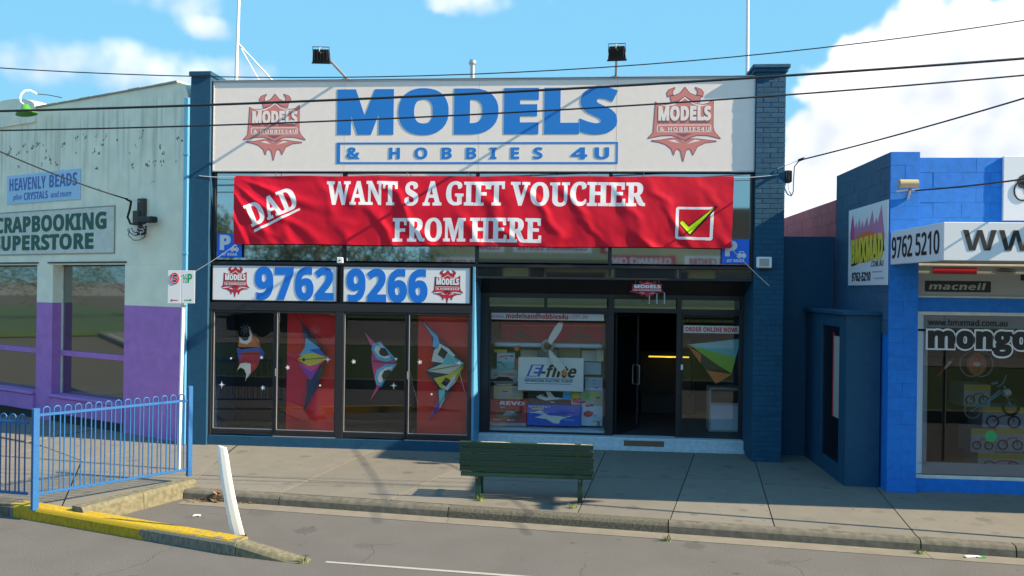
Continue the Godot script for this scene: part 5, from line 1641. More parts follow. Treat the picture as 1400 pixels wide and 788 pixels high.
	# boards and boxes, each standing on the next or fixed to the back panel: [x0, y0, x1, y1, depth, colour, label]
	var goods := [
		["poster", [135, 118, 692, 222], 0.03, "k_red", "wide red poster with dark car prints at top of goods", "poster"],
		["model_box", [115, 285, 212, 374], 0.22, "k_ice", "pale blue model box with two aeroplane pictures", "box"],
		["model_box", [70, 376, 262, 446], 0.32, "k_grey", "long grey model box with car picture above the tan box", "box"],
		["model_box", [98, 448, 256, 537], 0.30, "k_tan", "tan model box with silver car picture", "box"],
		["model_box", [76, 540, 274, 680], 0.34, "k_red", "large red model box with white lettered lid", "box"],
		["model_box", [280, 466, 516, 566], 0.26, "k_black", "black model box with white glider picture", "box"],
		["model_box", [278, 568, 568, 680], 0.36, "k_blue", "large blue model box with white jet picture", "box"],
		["model_box", [570, 490, 685, 680], 0.28, "k_ice", "tall pale model box with red helicopter picture", "box"],
		["price_card", [572, 274, 651, 332], 0.04, "k_white", "white card beside the propeller at top of goods", "card"],
		["price_card", [586, 338, 678, 404], 0.05, "k_ice", "pale blue card beside the white banner with blue letter E", "card"],
		["price_card", [590, 422, 685, 488], 0.20, "k_ice", "pale box lid standing on the tall pale model box", "box"],
		["price_card", [448, 262, 566, 316], 0.05, "k_tan", "tan card behind the lower propeller blade", "card"],
		["price_card", [242, 270, 336, 314], 0.05, "k_cream", "cream card behind the propeller hub", "card"],
		["model_box", [214, 318, 250, 374], 0.20, "k_orange", "slim orange model box beside pale blue aeroplane box", "box"],
		["model_box", [262, 420, 282, 466], 0.18, "k_green", "thin green model box behind the white banner", "box"],
		["model_box", [652, 270, 690, 334], 0.16, "k_cream", "cream model box at the end of the upper row", "box"],
		["model_box", [338, 270, 444, 314], 0.12, "k_grey", "grey model box behind propeller spinner", "box"],
		["model_box", [100, 268, 170, 284], 0.20, "k_yellow", "flat yellow model box on top of the pale blue box", "box"],
		["model_box", [516, 500, 584, 566], 0.24, "k_yellow", "small yellow and pink model box between black and pale boxes", "box"],
	]
	var rng := RandomNumberGenerator.new()
	rng.seed = 19
	for g in goods:
		var x: Array = g[1]
		var zf: float = zb + g[2]
		var r := crop(e.x, e.y, k, x[0], x[1], x[2], x[3], zf)
		t = thing(g[0], g[4], g[5], Vector3.ZERO, 0.0, "goods in the big window")
		panel(t, "box" if g[2] > 0.06 else "card", r, zb, zf, M(g[3]), 0.004)
		var w := r.size.x
		var h := r.size.y
		var p := r.position
		var put := func(called: String, pts: Array, m: String, lift := 0.0) -> void:
			var v := PackedVector2Array()
			for i in range(0, pts.size(), 2):
				v.append(p + Vector2(pts[i] * w, pts[i + 1] * h))
			part(t, called, plate(v, 0.0015), M(m), Vector3(0, 0, zf + lift))
		var label: String = g[4]
		if g[2] > 0.1:                                    # small print, flashes and pictures along the edges of the box
			for i in rng.randi_range(5, 9):
				var fx := rng.randf_range(0.02, 0.75)
				var fy := rng.randf_range(0.02, 0.92)
				var fw := rng.randf_range(0.06, 0.22)
				var fh := rng.randf_range(0.03, 0.07)
				put.call("print_strip", [fx, fy, fx + fw, fy, fx + fw, fy + fh, fx, fy + fh], ["k_white", "k_black", "k_yellow", "k_red", "k_navy", "k_grey", "k_sky"][rng.randi() % 7], 0.0004 * (i + 1))
		if label.begins_with("wide red"):
			for o in [0.12, 0.68]:
				put.call("car_print", [o, 0.15, o + 0.2, 0.15, o + 0.2, 0.28, o + 0.14, 0.30, o + 0.11, 0.42, o + 0.05, 0.42, o + 0.03, 0.28, o, 0.26], "k_brown")
			put.call("pale_print", [0.02, 0.72, 0.98, 0.80, 0.98, 0.86, 0.02, 0.78], "k_orange")
		elif label.begins_with("pale blue model"):
			put.call("picture", [0.0, 0.0, 1, 0, 1, 0.45, 0, 0.45], "k_cyan")
			put.call("plane_print", [0.15, 0.70, 0.5, 0.74, 0.9, 0.80, 0.9, 0.86, 0.5, 0.82, 0.2, 0.80], "k_orange")
			put.call("plane_print", [0.2, 0.2, 0.55, 0.22, 0.9, 0.28, 0.88, 0.32, 0.5, 0.3], "k_grey", 0.002)
		elif label.begins_with("long grey"):
			put.call("picture", [0.05, 0.08, 0.7, 0.08, 0.7, 0.22, 0.55, 0.42, 0.3, 0.44, 0.2, 0.25, 0.05, 0.22], "k_black")
			put.call("label", [0.82, 0.1, 0.98, 0.1, 0.98, 0.4, 0.82, 0.4], "k_white")
			put.call("stripe", [0.4, 0.6, 0.75, 0.66, 0.75, 0.72, 0.4, 0.66], "k_red")
		elif label.begins_with("tan model"):
			put.call("car_print", [0.12, 0.2, 0.8, 0.2, 0.82, 0.34, 0.6, 0.52, 0.35, 0.5, 0.15, 0.36], "k_grey")
			put.call("stripe", [0, 0.84, 1, 0.84, 1, 0.96, 0, 0.96], "k_brown")
			put.call("pale_stripe", [0.1, 0.87, 0.65, 0.87, 0.65, 0.93, 0.1, 0.93], "k_cream", 0.002)
		elif label.begins_with("large red"):
			letter(t, "REVO", font("sansbold", 0.35), Rect2(p + Vector2(0.28 * w, 0.80 * h), Vector2(0.66 * w, 0.15 * h)), zf, M("k_white"), 0.0, "lettering", 0.001)
			put.call("truck_print", [0.1, 0.25, 0.3, 0.2, 0.85, 0.25, 0.95, 0.45, 0.7, 0.68, 0.4, 0.62, 0.2, 0.5], "k_brown")
			put.call("truck_print", [0.35, 0.4, 0.75, 0.42, 0.65, 0.58, 0.45, 0.56], "k_grey", 0.002)
			put.call("stripe", [0, 0.0, 1, 0, 1, 0.12, 0, 0.12], "k_grey")
		elif label.begins_with("black model"):
			put.call("glider_print", [0.20, 0.42, 0.28, 0.50, 0.48, 0.38, 0.42, 0.72, 0.52, 0.70, 0.62, 0.42, 0.90, 0.34, 0.62, 0.28, 0.42, 0.22, 0.24, 0.34], "k_white")
			put.call("picture", [0.80, 0.30, 1, 0.30, 1, 0.95, 0.84, 0.95], "k_sky", 0.001)
		elif label.begins_with("large blue"):
			put.call("jet_print", [0.12, 0.62, 0.30, 0.52, 0.14, 0.38, 0.36, 0.32, 0.50, 0.12, 0.60, 0.12, 0.62, 0.30, 0.84, 0.50, 0.62, 0.48, 0.40, 0.50, 0.26, 0.72, 0.20, 0.70], "k_white")
			letter(t, "BROADBILT", font("sansbold", 0.0, 0.0, 4), Rect2(p + Vector2(0.03 * w, 0.86 * h), Vector2(0.4 * w, 0.09 * h)), zf, M("k_white"), 0.0, "lettering", 0.001)
		elif label.begins_with("tall pale"):
			put.call("picture", [0.0, 0.62, 1, 0.55, 1, 1, 0, 1], "k_grey")
			put.call("helicopter_print", [0.1, 0.36, 0.3, 0.44, 0.6, 0.38, 0.5, 0.28, 0.3, 0.24, 0.15, 0.28], "k_red")
			put.call("tree_print", [0.2, 0.70, 0.5, 0.86, 0.8, 0.72, 0.9, 0.9, 0.5, 0.96, 0.1, 0.9], "k_green", 0.002)
			letter(t, "X", font("sansbold", 0.0), Rect2(p + Vector2(0.72 * w, 0.0 * h), Vector2(0.2 * w, 0.14 * h)), zf, M("k_black"), 0.0, "lettering", 0.001)
		elif label.begins_with("small yellow"):
			put.call("picture", [0.1, 0.1, 0.9, 0.1, 0.9, 0.5, 0.1, 0.5], "k_pink")
	# white cloth banner of a model aircraft maker
	t = thing("maker_banner", "white hanging banner with slanted blue and black lettering", "banner", Vector3.ZERO)
	var br := crop(e.x, e.y, k, 230, 312, 583, 492, -1.1)
	panel(t, "cloth", br, -1.108, -1.1, M("white"), 0.003)
	part(t, "thread", tube([Vector3(br.position.x + 0.05, br.end.y, -1.104), Vector3(br.position.x + 0.05, 3.2, -1.104)], 0.002, 4), M("cable"))
	part(t, "thread", tube([Vector3(br.end.x - 0.05, br.end.y, -1.104), Vector3(br.end.x - 0.05, 3.2, -1.104)], 0.002, 4), M("cable"))
	shape(t, "blue_block", [274, 414, 302, 350, 372, 350, 346, 414], e, k, -1.1, "k_blue", 0.001)
	var el := crop(e.x, e.y, k, 296, 356, 352, 406, -1.1)
	letter(t, "E", font("sansbold", 0.2, 0.3), crop(e.x, e.y, k, 288, 354, 356, 410, -1.1), -1.0985, M("white"), 0.0, "lettering", 0.001)
	letter(t, "-flite", font("sansbold", 0.2, 0.3), crop(e.x, e.y, k, 352, 350, 545, 420, -1.1), -1.1, M("k_black"), 0.0, "lettering", 0.001)
	letter(t, "ADVANCING ELECTRIC FLIGHT", font("sansbold", 0.2, 0.2), crop(e.x, e.y, k, 264, 430, 526, 445, -1.1), -1.1, M("k_navy"), 0.0, "lettering", 0.001)
	panel(t, "rule", crop(e.x, e.y, k, 262, 424, 524, 427, -1.1), -1.1, -1.099, M("k_blue"), 0.0002)
	panel(t, "rule", crop(e.x, e.y, k, 266, 452, 516, 455, -1.1), -1.1, -1.099, M("k_blue"), 0.0002)
	# model aeroplane hanging with its propeller to the street
	t = thing("model_aeroplane", "large model aeroplane hanging in window, red spinner and white propeller towards street", "aeroplane")
	var hub := pz(e.x + 388 / k, e.y + 250 / k, -1.0)
	var wr := crop(e.x, e.y, k, 104, 224, 686, 262, -1.2)
	slab(t, "wing", Vector3(wr.position.x, wr.position.y + 0.02, -1.30), Vector3(wr.end.x, wr.end.y - 0.04, -1.12), M("k_ice"), 0.02)
	part(t, "fuselage", lathe([Vector2(0.0, 0.40), Vector2(0.06, 0.38), Vector2(0.10, 0.30), Vector2(0.13, 0.05), Vector2(0.13, -0.05), Vector2(0.11, -0.08), Vector2(0.0, -0.08)], 16), M("k_grey"), hub + Vector3(0, 0, -0.10), Vector3(-PI / 2, 0, 0))
	part(t, "spinner", lathe([Vector2(0.0, 0.11), Vector2(0.03, 0.09), Vector2(0.065, 0.03), Vector2(0.075, -0.02), Vector2(0.0, -0.02)], 16), M("k_brown"), hub, Vector3(PI / 2, 0, 0))
	for bl in [[388, 250, 395, 205, 425, 150, 455, 116, 474, 120, 465, 160, 440, 200, 408, 240], [395, 265, 420, 290, 470, 340, 490, 380, 478, 410, 455, 390, 418, 350, 396, 300]]:
		var pp := on_wall(bl, e.x, e.y, k, -1.0)
		part(t, "propeller_blade", plate(pp, 0.012), M("k_white"), Vector3(0, 0, -1.0))
	shape(t, "blade_tip", [462, 385, 478, 375, 498, 398, 485, 415, 466, 405], e, k, -0.987, "k_orange", 0.003)
	shape(t, "blade_tip", [448, 125, 456, 115, 475, 119, 472, 130], e, k, -0.987, "k_orange", 0.003)
	shape(t, "wing_tip_marker", [208, 255, 235, 248, 237, 272, 215, 277], e, k, -1.1, "k_orange", 0.01)
	for x in [wr.position.x + 0.3, wr.end.x - 0.3]:
		part(t, "thread", tube([Vector3(x, wr.end.y - 0.03, -1.2), Vector3(x, 3.2, -1.2)], 0.002, 4), M("cable"))

# ---------------------------------------------------------------- street furniture
func build_street() -> void:
	# bench, its back to the street
	var b := thing("bench", "dark green slatted street bench with paint worn off its top rail", "bench", Vector3(0, GROUND, 0))
	var bl := pg(653, 683)
	var br := pg(793, 688)
	var x0 := pz(628.5, 625, 3.2).x
	var x1 := pz(812.5, 635, 3.2).x
	var z := 3.19
	var rng := RandomNumberGenerator.new()
	rng.seed = 8
	for i in 5:
		var y := 0.395 + i * 0.088
		var lean := 0.03 + i * 0.020
		var s := slab(b, "back_slat", Vector3(x0 + rng.randf_range(0, 0.012), y, z - 0.02 + lean), Vector3(x1 - rng.randf_range(0, 0.012), y + 0.074, z + 0.018 + lean), M("bench_green"), 0.006)
		s.rotation = Vector3(0.22, 0, rng.randf_range(-0.004, 0.004))
		if i == 4:                                        # bare timber where the paint has gone
			for w in [[-0.62, -0.22], [0.15, 0.9]]:
				var pts := PackedVector2Array()
				var n := 14
				for j in n + 1:
					pts.append(Vector2(lerpf(w[0], w[1], float(j) / n), 0.0185))
				for j in n + 1:
					var t := 1.0 - float(j) / n
					pts.append(Vector2(lerpf(w[0], w[1], t), -0.012 * sin(t * PI) - rng.randf_range(0.0, 0.010) + 0.008))
				var q := PackedVector2Array()
				for p in pts:
					q.append(Vector2(p.x, -p.y))
				part(s, "bare_patch", plate(q, 0.0015), M("bare_wood"), Vector3(0, 0.0372, 0), Vector3(-PI / 2, 0, 0))
	for i in 4:
		slab(b, "seat_slat", Vector3(x0, 0.40 - 0.004 * i, z - 0.09 - i * 0.095), Vector3(x1, 0.435 - 0.004 * i, z - 0.012 - i * 0.095), M("bench_green"), 0.006)
	slab(b, "rear_rail", Vector3(x0 + 0.02, 0.325, z + 0.0), Vector3(x1 - 0.02, 0.385, z + 0.035), M("bench_green"), 0.005)
	for x in [bl.x, br.x]:
		var leg := slab(b, "leg", Vector3(x - 0.035, 0.0, z - 0.03), Vector3(x + 0.035, 0.40, z - 0.0), M("bench_green"), 0.004)
		slab(b, "seat_bearer", Vector3(x - 0.03, 0.355, z - 0.42), Vector3(x + 0.03, 0.386, z - 0.031), M("bench_green"), 0.004)
		slab(b, "front_leg", Vector3(x - 0.03, 0.0, z - 0.40), Vector3(x + 0.03, 0.355, z - 0.37), M("bench_green"), 0.004)
		var strap := slab(b, "back_strap", Vector3(x - 0.075, 0.33, z + 0.068), Vector3(x + 0.005, 0.835, z + 0.080), M("bench_green"), 0.003)
		strap.rotation.x = 0.22
		for y in [0.30, 0.36]:
			part(b, "bolt", lathe([Vector2(0, 0.012), Vector2(0.010, 0.010), Vector2(0.012, 0.0)], 8), M("steel"), Vector3(x - 0.01, y, z), Vector3(PI / 2, 0, 0))
	# leaning white guide post on the kerb end
	var pb := pg(326, 733, ROAD + 0.10)
	var g := thing("guide_post", "leaning white guide post bent over on the end of the yellow kerb", "post", pb)
	var st := SurfaceTool.new()
	st.begin(Mesh.PRIMITIVE_TRIANGLES)
	st.set_smooth_group(-1)
	var rings := []
	var nseg := 12
	for i in nseg + 1:
		var t := float(i) / nseg
		var hw := lerpf(0.078, 0.058, t)
		var c := Vector3(-0.235 * t - 0.05 * sin(t * PI) * 0.3, 1.04 * t - 0.02, -0.05 * t * t)
		if i == nseg:
			hw *= 0.82
		rings.append([c + Vector3(-hw, 0.03 if i == nseg else 0.0, 0.010), c + Vector3(-hw * 0.4, 0, 0.016), c + Vector3(hw * 0.4, 0, 0.016), c + Vector3(hw, 0.0, 0.010), c + Vector3(hw, 0, -0.008), c + Vector3(-hw, 0, -0.008)])
	for i in nseg:
		for k in 6:
			var l := (k + 1) % 6
			for v in [[i, k], [i + 1, k], [i + 1, l], [i, k], [i + 1, l], [i, l]]:
				st.add_vertex(rings[i + v[0] - i][v[1]])
	for k in range(1, 5):
		for v in [0, k, k + 1]:
			st.add_vertex(rings[nseg][v])
	st.generate_normals()
	part(g, "blade", st.commit(), M("white"))
	slab(g, "socket", Vector3(-0.085, -0.03, -0.03), Vector3(0.085, 0.015, 0.045), M("black"), 0.006)
	# raised end of the path: mossy upstand, yellow kerb, tapering kerb nose
	var u0 := pg(268, 655, 0.05)
	var u1 := pg(112, 694, 0.05)
	var up := thing("upstand_wall", "low mossy concrete upstand under the blue hoop-top fence", "low wall")
	var dir := Vector2(u1.x - u0.x, u1.z - u0.z).normalized()
	var seg := Vector2(u0.x, u0.z).distance_to(Vector2(u1.x, u1.z))
	for i in 2:
		var s0 := Vector2(u0.x, u0.z) + dir * (seg * i / 2.0 + 0.004)
		var s1 := Vector2(u0.x, u0.z) + dir * (seg * (i + 1) / 2.0 - 0.004)
		part(up, "concrete_length", kerb_mesh(s1, s0, 0.045, -0.35, 0.20), M("mossy"))
	var mark := pg(262, 672, 0.0)
	var k0 := pg(14, 689, -0.02)
	var k1 := pg(322, 741, -0.02)
	var k2 := pg(415, 772, ROAD)
	var yk := thing("yellow_kerb", "raised kerb painted yellow, worn bare towards the leaning white post", "kerb")
	part(yk, "painted_kerb", kerb_mesh(Vector2(k0.x, k0.z), Vector2(k1.x, k1.z), -0.02, -0.35, 0.20), M("yellow_kerb"))
	part(yk, "kerb_nose", kerb_mesh(Vector2(k1.x + 0.012, k1.z + 0.004), Vector2(k2.x, k2.z), -0.03, -0.35, 0.16, ROAD + 0.012), M("mossy"))
	part(yk, "plain_kerb", kerb_mesh(Vector2(k0.x - 6.0, k0.z - 1.2), Vector2(k0.x - 0.012, k0.z - 0.004), -0.02, -0.35, 0.20), M("kerb"))
	# hoop-top fences
	var f0 := pg(47, 687, 0.05)
	var f1 := pg(258, 651, 0.05)
	fence("blue hoop-top fence climbing away from the yellow kerb to the dark pilaster", f0, f1, 15, 1.22, true)
	var fe := Vector3(f0.x - 2.6, f0.y, f0.z - 0.35)
	fence("blue hoop-top fence along the plain end of the yellow kerb", fe, f0 + Vector3(-0.07, 0, -0.01), 17, 1.12, false)
	# parking sign on its pole
	var pp := pg(243.5, 642, GROUND)
	var ps := thing("parking_pole", "thin pale pole with two white parking plates before the purple wall", "sign post", pp)
	var ph := pz(247, 372, pp.z).y - pp.y
	part(ps, "pole", tube([Vector3.ZERO, Vector3(0.055, ph, 0)], 0.028, 12), M("white"))
	for i in 2:
		var r: Rect2 = [rc(229, 370, 247, 415, pp.z + 0.04), rc(248, 370, 266, 415, pp.z + 0.04)][i]
		r.position -= Vector2(pp.x, pp.y)
		var pl_ := panel(ps, "plate", r, 0.031, 0.037, M("cool_white"), 0.003)
		pl_.set_meta("label", ["no stopping plate with red ring", "green half-hour parking plate"][i])
		var c := r.get_center()
		var zz := 0.037
		if i == 0:
			var cc := Vector2(c.x + 0.005, r.end.y - r.size.y * 0.24)
			var ring := []
			for j in 21:
				ring.append(Vector3(cc.x + cos(TAU * j / 20) * 0.066, cc.y + sin(TAU * j / 20) * 0.084, zz + 0.001))
			part(ps, "red_ring", tube(ring, 0.009, 5), M("red"))
			letter(ps, "S", font("sansbold", 0.2), Rect2(cc.x - 0.036, cc.y - 0.055, 0.072, 0.11), zz, M("black"), 0.0, "lettering", 0.002)
			part(ps, "red_slash", tube([Vector3(cc.x - 0.045, cc.y + 0.06, zz + 0.004), Vector3(cc.x + 0.045, cc.y - 0.06, zz + 0.004)], 0.006, 5), M("red"))
		else:
			letter(ps, "P", font("sansbold", 0.0), Rect2(c.x - 0.01, r.end.y - 0.19, 0.075, 0.14), zz, M("green"), 0.0, "lettering", 0.002)
			letter(ps, "½", font("sans", 0.0), Rect2(c.x - 0.09, r.end.y - 0.19, 0.07, 0.13), zz, M("green"), 0.0, "lettering", 0.002)
		var y := r.position.y + 0.05
		var sgn := -1.0 if i == 0 else 1.0
		var pts := pv([c.x - sgn * 0.06, y - 0.006, c.x + sgn * 0.03, y - 0.006, c.x + sgn * 0.03, y - 0.022, c.x + sgn * 0.065, y, c.x + sgn * 0.03, y + 0.022, c.x + sgn * 0.03, y + 0.006, c.x - sgn * 0.06, y + 0.006])
		part(ps, "arrow", plate(pts, 0.002), M("red") if i == 0 else M("green"), Vector3(0, 0, zz))
	for y in [ph - 0.07, ph - 0.53]:
		slab(ps, "clamp", Vector3(0.02, y - 0.015, -0.03), Vector3(0.09, y + 0.015, 0.03), M("steel"), 0.004)
	# dry leaves in the gutter corner
	var leaf := plate(pv([0, -0.04, 0.016, -0.012, 0.018, 0.012, 0.0, 0.045, -0.017, 0.012, -0.015, -0.014]), 0.0015)
	var mm := MultiMesh.new()
	mm.transform_format = MultiMesh.TRANSFORM_3D
	mm.use_colors = true
	mm.mesh = leaf
	mm.instance_count = 150
	var heap := pg(297, 685, ROAD)
	for i in 150:
		var far := rng.randf()
		var p := heap + Vector3(rng.randfn(0.0, 0.13), 0.0, rng.randfn(0.0, 0.05))
		p.z = minf(p.z, heap.z + 0.16)
		var hgt := maxf(0.012, 0.13 * exp(-pow((p.x - heap.x) / 0.15, 2)) * rng.randf())
		if i > 105:
			p = heap + Vector3(rng.randf_range(-0.45, 0.75), 0, rng.randf_range(-0.05, 0.14))
			hgt = 0.014
		mm.set_instance_transform(i, Transform3D(Basis.from_euler(Vector3(rng.randf_range(-1.9, -1.0), rng.randf() * TAU, rng.randf() * 0.8)).scaled(Vector3.ONE * rng.randf_range(0.6, 1.3)), p + Vector3(0, hgt, 0.0)))
		var w := rng.randf_range(0.6, 1.25)
		mm.set_instance_color(i, Color(0.20 * w, 0.115 * w, 0.055 * w))
	var lm := plain("leaf", Color.WHITE, 0.8)
	lm.vertex_color_use_as_albedo = true
	var lv := MultiMeshInstance3D.new()
	lv.name = "fallen_leaves"
	lv.multimesh = mm
	lv.material_override = lm
	add_child(lv)
	lv.set_meta("kind", "stuff")
	tag(lv, "heap of dry brown leaves in the gutter corner beside the white post", "leaves")
	# specks of litter along the gutter and lane
	var sp := thing("litter", "crushed white and green drink wrapper lying in the gutter", "litter")
	var lp := pg(1322, 763, ROAD + 0.01)
	part(sp, "wrapper", plate(pv([0, 0, 0.12, 0.015, 0.17, -0.01, 0.16, 0.035, 0.05, 0.05, -0.01, 0.03]), 0.012), M("white"), lp, Vector3(-PI / 2 + 0.1, 0.1, 0))
	part(sp, "green_end", plate(pv([0.172, -0.01, 0.23, 0.0, 0.22, 0.03, 0.163, 0.035]), 0.010), M("green"), lp, Vector3(-PI / 2 + 0.1, 0.1, 0))
	var sc := pg(263, 707, ROAD)
	var pa := thing("paper_scrap", "white paper scrap on the bay beside the mossy upstand", "paper")
	part(pa, "sheet", plate(pv([0, 0, 0.06, 0.02, 0.09, -0.01, 0.10, 0.03, 0.04, 0.05, 0.01, 0.04]), 0.008), M("white"), sc + Vector3(0, 0.006, 0), Vector3(-PI / 2 + 0.15, 0.2, 0))
	# weeds: short tufts in joints
	var tuft := SurfaceTool.new()
	tuft.begin(Mesh.PRIMITIVE_TRIANGLES)
	for i in 40:
		var a := rng.randf() * TAU
		var h := rng.randf_range(0.03, 0.09)
		var p := Vector3(cos(a), 0, sin(a)) * rng.randf() * 0.05
		var tip := p + Vector3(cos(a) * h * 0.5, h, sin(a) * h * 0.5)
		var w := Vector3(-sin(a), 0, cos(a)) * 0.005
		tri(tuft, p - w, p + w, tip, Vector3(cos(a), 0.5, sin(a)).normalized())
	var tm := tuft.commit()
	var wm := plain("weed", lin(0.16, 0.22, 0.04), 0.8)
	var spots := [[415, 770, ROAD, "weed tuft where the kerb nose meets the lane"], [783, 695, GROUND, "weed tuft at the foot of the bench leg"], [120, 704, ROAD, "dry weed tuft against the yellow kerb"], [1258, 758, ROAD, "weed tuft in gutter joint before the bright blue pillar"], [912, 740, ROAD, "weed tuft in the gutter joint before the doorway"], [657, 685, GROUND, "weed tuft under the bench leg beside sunlit path"]]
	for s in spots:
		var wd := thing("weed", s[3], "weed", pg(s[0], s[1], s[2]), rng.randf() * TAU, "weeds in the joints")
		part(wd, "blades", tm, wm)

func fence(label: String, a: Vector3, b: Vector3, hoops: int, high: float, first: bool) -> void:
	var f := thing("hoop_fence", label, "fence", Vector3(a.x, 0, a.z), 0.0, "blue fences")
	var m := M("fence_blue")
	var along := b - a
	var len := Vector2(along.x, along.z).length()
	var d := Vector3(along.x, 0, along.z) / len
	var rise := along.y
	f.position.y = a.y
	var turn := atan2(-d.z, d.x)
	var piece := func(called: String, at: float, lo: float, hi: float, w: float) -> void:
		part(f, called, cbox(Vector3(w, hi - lo, w), 0.004), m, d * at + Vector3(0, (lo + hi) / 2, 0), Vector3(0, turn, 0))
	if first:
		piece.call("post", 0.0, -0.10, high - 0.02, 0.075)
		piece.call("post", len, 0.0, high + 0.10, 0.065)
	var rail := cbox(Vector3(len - 0.08, 0.035, 0.022), 0.003)
	part(f, "rail", rail, m, d * len / 2 + Vector3(0, high - 0.11, 0), Vector3(0, turn, 0))
	part(f, "rail", rail, m, d * len / 2 + Vector3(0, 0.10, 0), Vector3(0, turn, 0))
	var step := (len - 0.12) / hoops
	var w := step * 0.30
	var pts := [Vector3(-w, 0.09, 0), Vector3(-w, high - 0.05, 0)]
	for i in range(1, 8):
		var t := PI - PI * i / 8.0
		pts.append(Vector3(cos(t) * w, high - 0.05 + sin(t) * w, 0))
	pts.append_array([Vector3(w, high - 0.05, 0), Vector3(w, 0.09, 0)])
	var hm := tube(pts, 0.0095, 7)
	for i in hoops:
		part(f, "hoop", hm, m, d * (0.06 + step * (i + 0.5)), Vector3(0, turn, 0))

# ---------------------------------------------------------------- roof fittings and wires
func build_above() -> void:
	for i in 2:
		var base := pz([322.0, 1022.0][i], 100, -0.7)
		var f := thing("flagpole", ["white pole with two raking stays on the roof near the dark pilaster", "plain white pole on roof beside the brick pilaster"][i], "pole", Vector3(base.x, 6.25, -0.7), 0.0, "white poles on the roof")
		part(f, "mast", tube([Vector3.ZERO, Vector3([0.07, -0.02][i], 3.4, 0)], 0.034, 10, 0.026), M("white"))
		slab(f, "foot", Vector3(-0.1, 0.0, -0.1), Vector3(0.1, 0.03, 0.1), M("steel"))
		if i == 0:
			var hit := pz(326, 60, -0.7) - f.position
			part(f, "stay", tube([hit, pz(372, 110, -0.75) - f.position], 0.016, 8), M("white"))
			part(f, "stay", tube([hit, Vector3(0.62, 0.0, -0.5)], 0.012, 8), M("white"))
	var vp := pz(646, 95, -1.5)
	var v := thing("vent_pipe", "short metal vent pipe with cowl on roof behind the long sign", "vent", Vector3(vp.x, 6.25, -1.5))
	var vh := pz(646, 88, -1.5).y - 6.25
	part(v, "pipe", tube([Vector3.ZERO, Vector3(0, vh, 0)], 0.045, 12), M("steel"))
	part(v, "cowl", lathe([Vector2(0.0, 0.10), Vector2(0.05, 0.09), Vector2(0.075, 0.04), Vector2(0.075, 0.0), Vector2(0.05, -0.02)], 14), M("steel"), Vector3(0, vh, 0))
	var wt := pz(443, 104, -2.0)
	var w := thing("roof_ventilator", "low domed grey ventilator on roof behind the long sign", "vent", Vector3(wt.x, 6.25, -2.0))
	part(w, "drum", lathe([Vector2(0.0, 0.62), Vector2(0.25, 0.60), Vector2(0.42, 0.52), Vector2(0.44, 0.48), Vector2(0.25, 0.42), Vector2(0.25, 0.0)], 20), M("roof_metal"))
	# sensor lamp on the brick pilaster
	var s := thing("sensor_light", "small white boxed lamp on shaded brick pilaster", "lamp")
	var r := rc(1034.5, 351.5, 1055, 366.5, 0.10)
	panel(s, "housing", r, 0.054, 0.14, M("white"), 0.012)
	slab(s, "lens", Vector3(r.position.x + 0.04, r.position.y + 0.03, 0.14), Vector3(r.end.x - 0.05, r.end.y - 0.03, 0.148), M("k_grey"), 0.004)
	slab(s, "hood", Vector3(r.position.x + 0.05, r.position.y - 0.03, 0.07), Vector3(r.end.x - 0.05, r.position.y, 0.13), M("black"), 0.004)
	# supply entry on the pilaster's side
	var jb := thing("supply_box", "dark cable entry box with hanging loop on side of brick pilaster", "box")
	var jr := rc(1070, 233, 1082.5, 250, 0.0)
	slab(jb, "case", Vector3(4.662, jr.position.y, -0.10), Vector3(jr.end.x, jr.end.y, 0.03), M("black_metal"), 0.02)
	for i in 3:
		slab(jb, "rib", Vector3(4.67 + i * 0.045, jr.position.y + 0.01, 0.03), Vector3(4.69 + i * 0.045, jr.end.y - 0.01, 0.04), M("black_metal"))
	part(jb, "loop", tube([pz(1074, 250, 0.0), pz(1073, 258, 0.02), pz(1077, 266, 0.03), pz(1082, 268, 0.03), pz(1085, 262, 0.05), pz(1085.5, 245, 0.06), pz(1086.5, 228, 0.08), pz(1092, 221, 0.12)], 0.012, 8), M("k_grey"))
	part(jb, "loop", tube([pz(1078, 250, 0.0), pz(1079, 260, 0.02), pz(1082, 267, 0.03)], 0.010, 8), M("cool_white"))
	# wires
	var quad_fit := func(a: Array, x: float) -> float:
		return a[1] * (x - a[2]) * (x - a[4]) / ((a[0] - a[2]) * (a[0] - a[4])) + a[3] * (x - a[0]) * (x - a[4]) / ((a[2] - a[0]) * (a[2] - a[4])) + a[5] * (x - a[0]) * (x - a[2]) / ((a[4] - a[0]) * (a[4] - a[2]))
	var spans := [[[0, 93, 600, 103, 1400, 28], 4.3, 0.007, "thin overhead wire highest above the street"], [[0, 152, 660, 127.5, 1400, 80], 4.0, 0.016, "thick overhead cable crossing the tops of the blue letters"], [[0, 178.5, 660, 156, 1400, 103], 3.7, 0.011, "overhead wire crossing the middle of the blue letters"]]
	for sp in spans:
		var path := []
		for i in 41:
			var px := -500.0 + 2400.0 * i / 40.0
			path.append(pz(px, quad_fit.call(sp[0], px), sp[1]))
		var o := thing("overhead_wire", sp[3], "wire", Vector3.ZERO, 0.0, "overhead wires")
		part(o, "strand", tube(path, sp[2], 8), M("cable"))
	var d := thing("supply_cable", "supply cable rising from brick pilaster past the white cloud", "cable")
	var da := pz(1092, 219.5, 0.12)
	part(d, "strand", tube(catenary(da, pz(1700, 40, 5.5), 0.06, 20), 0.012, 8), M("cable"))
	part(d, "clamp", tube([da, pz(1100, 216.5, 0.2)], 0.024, 8), M("cable"))
	part(d, "strain_wire", tube([da, pz(1063, 231, 0.06)], 0.006, 6), M("rope"))
	var e := thing("supply_cable", "supply cable descending to the weathered post on pale wall", "cable")
	var eb := Basis(Vector3.UP, deg_to_rad(CRAFT_TURN))
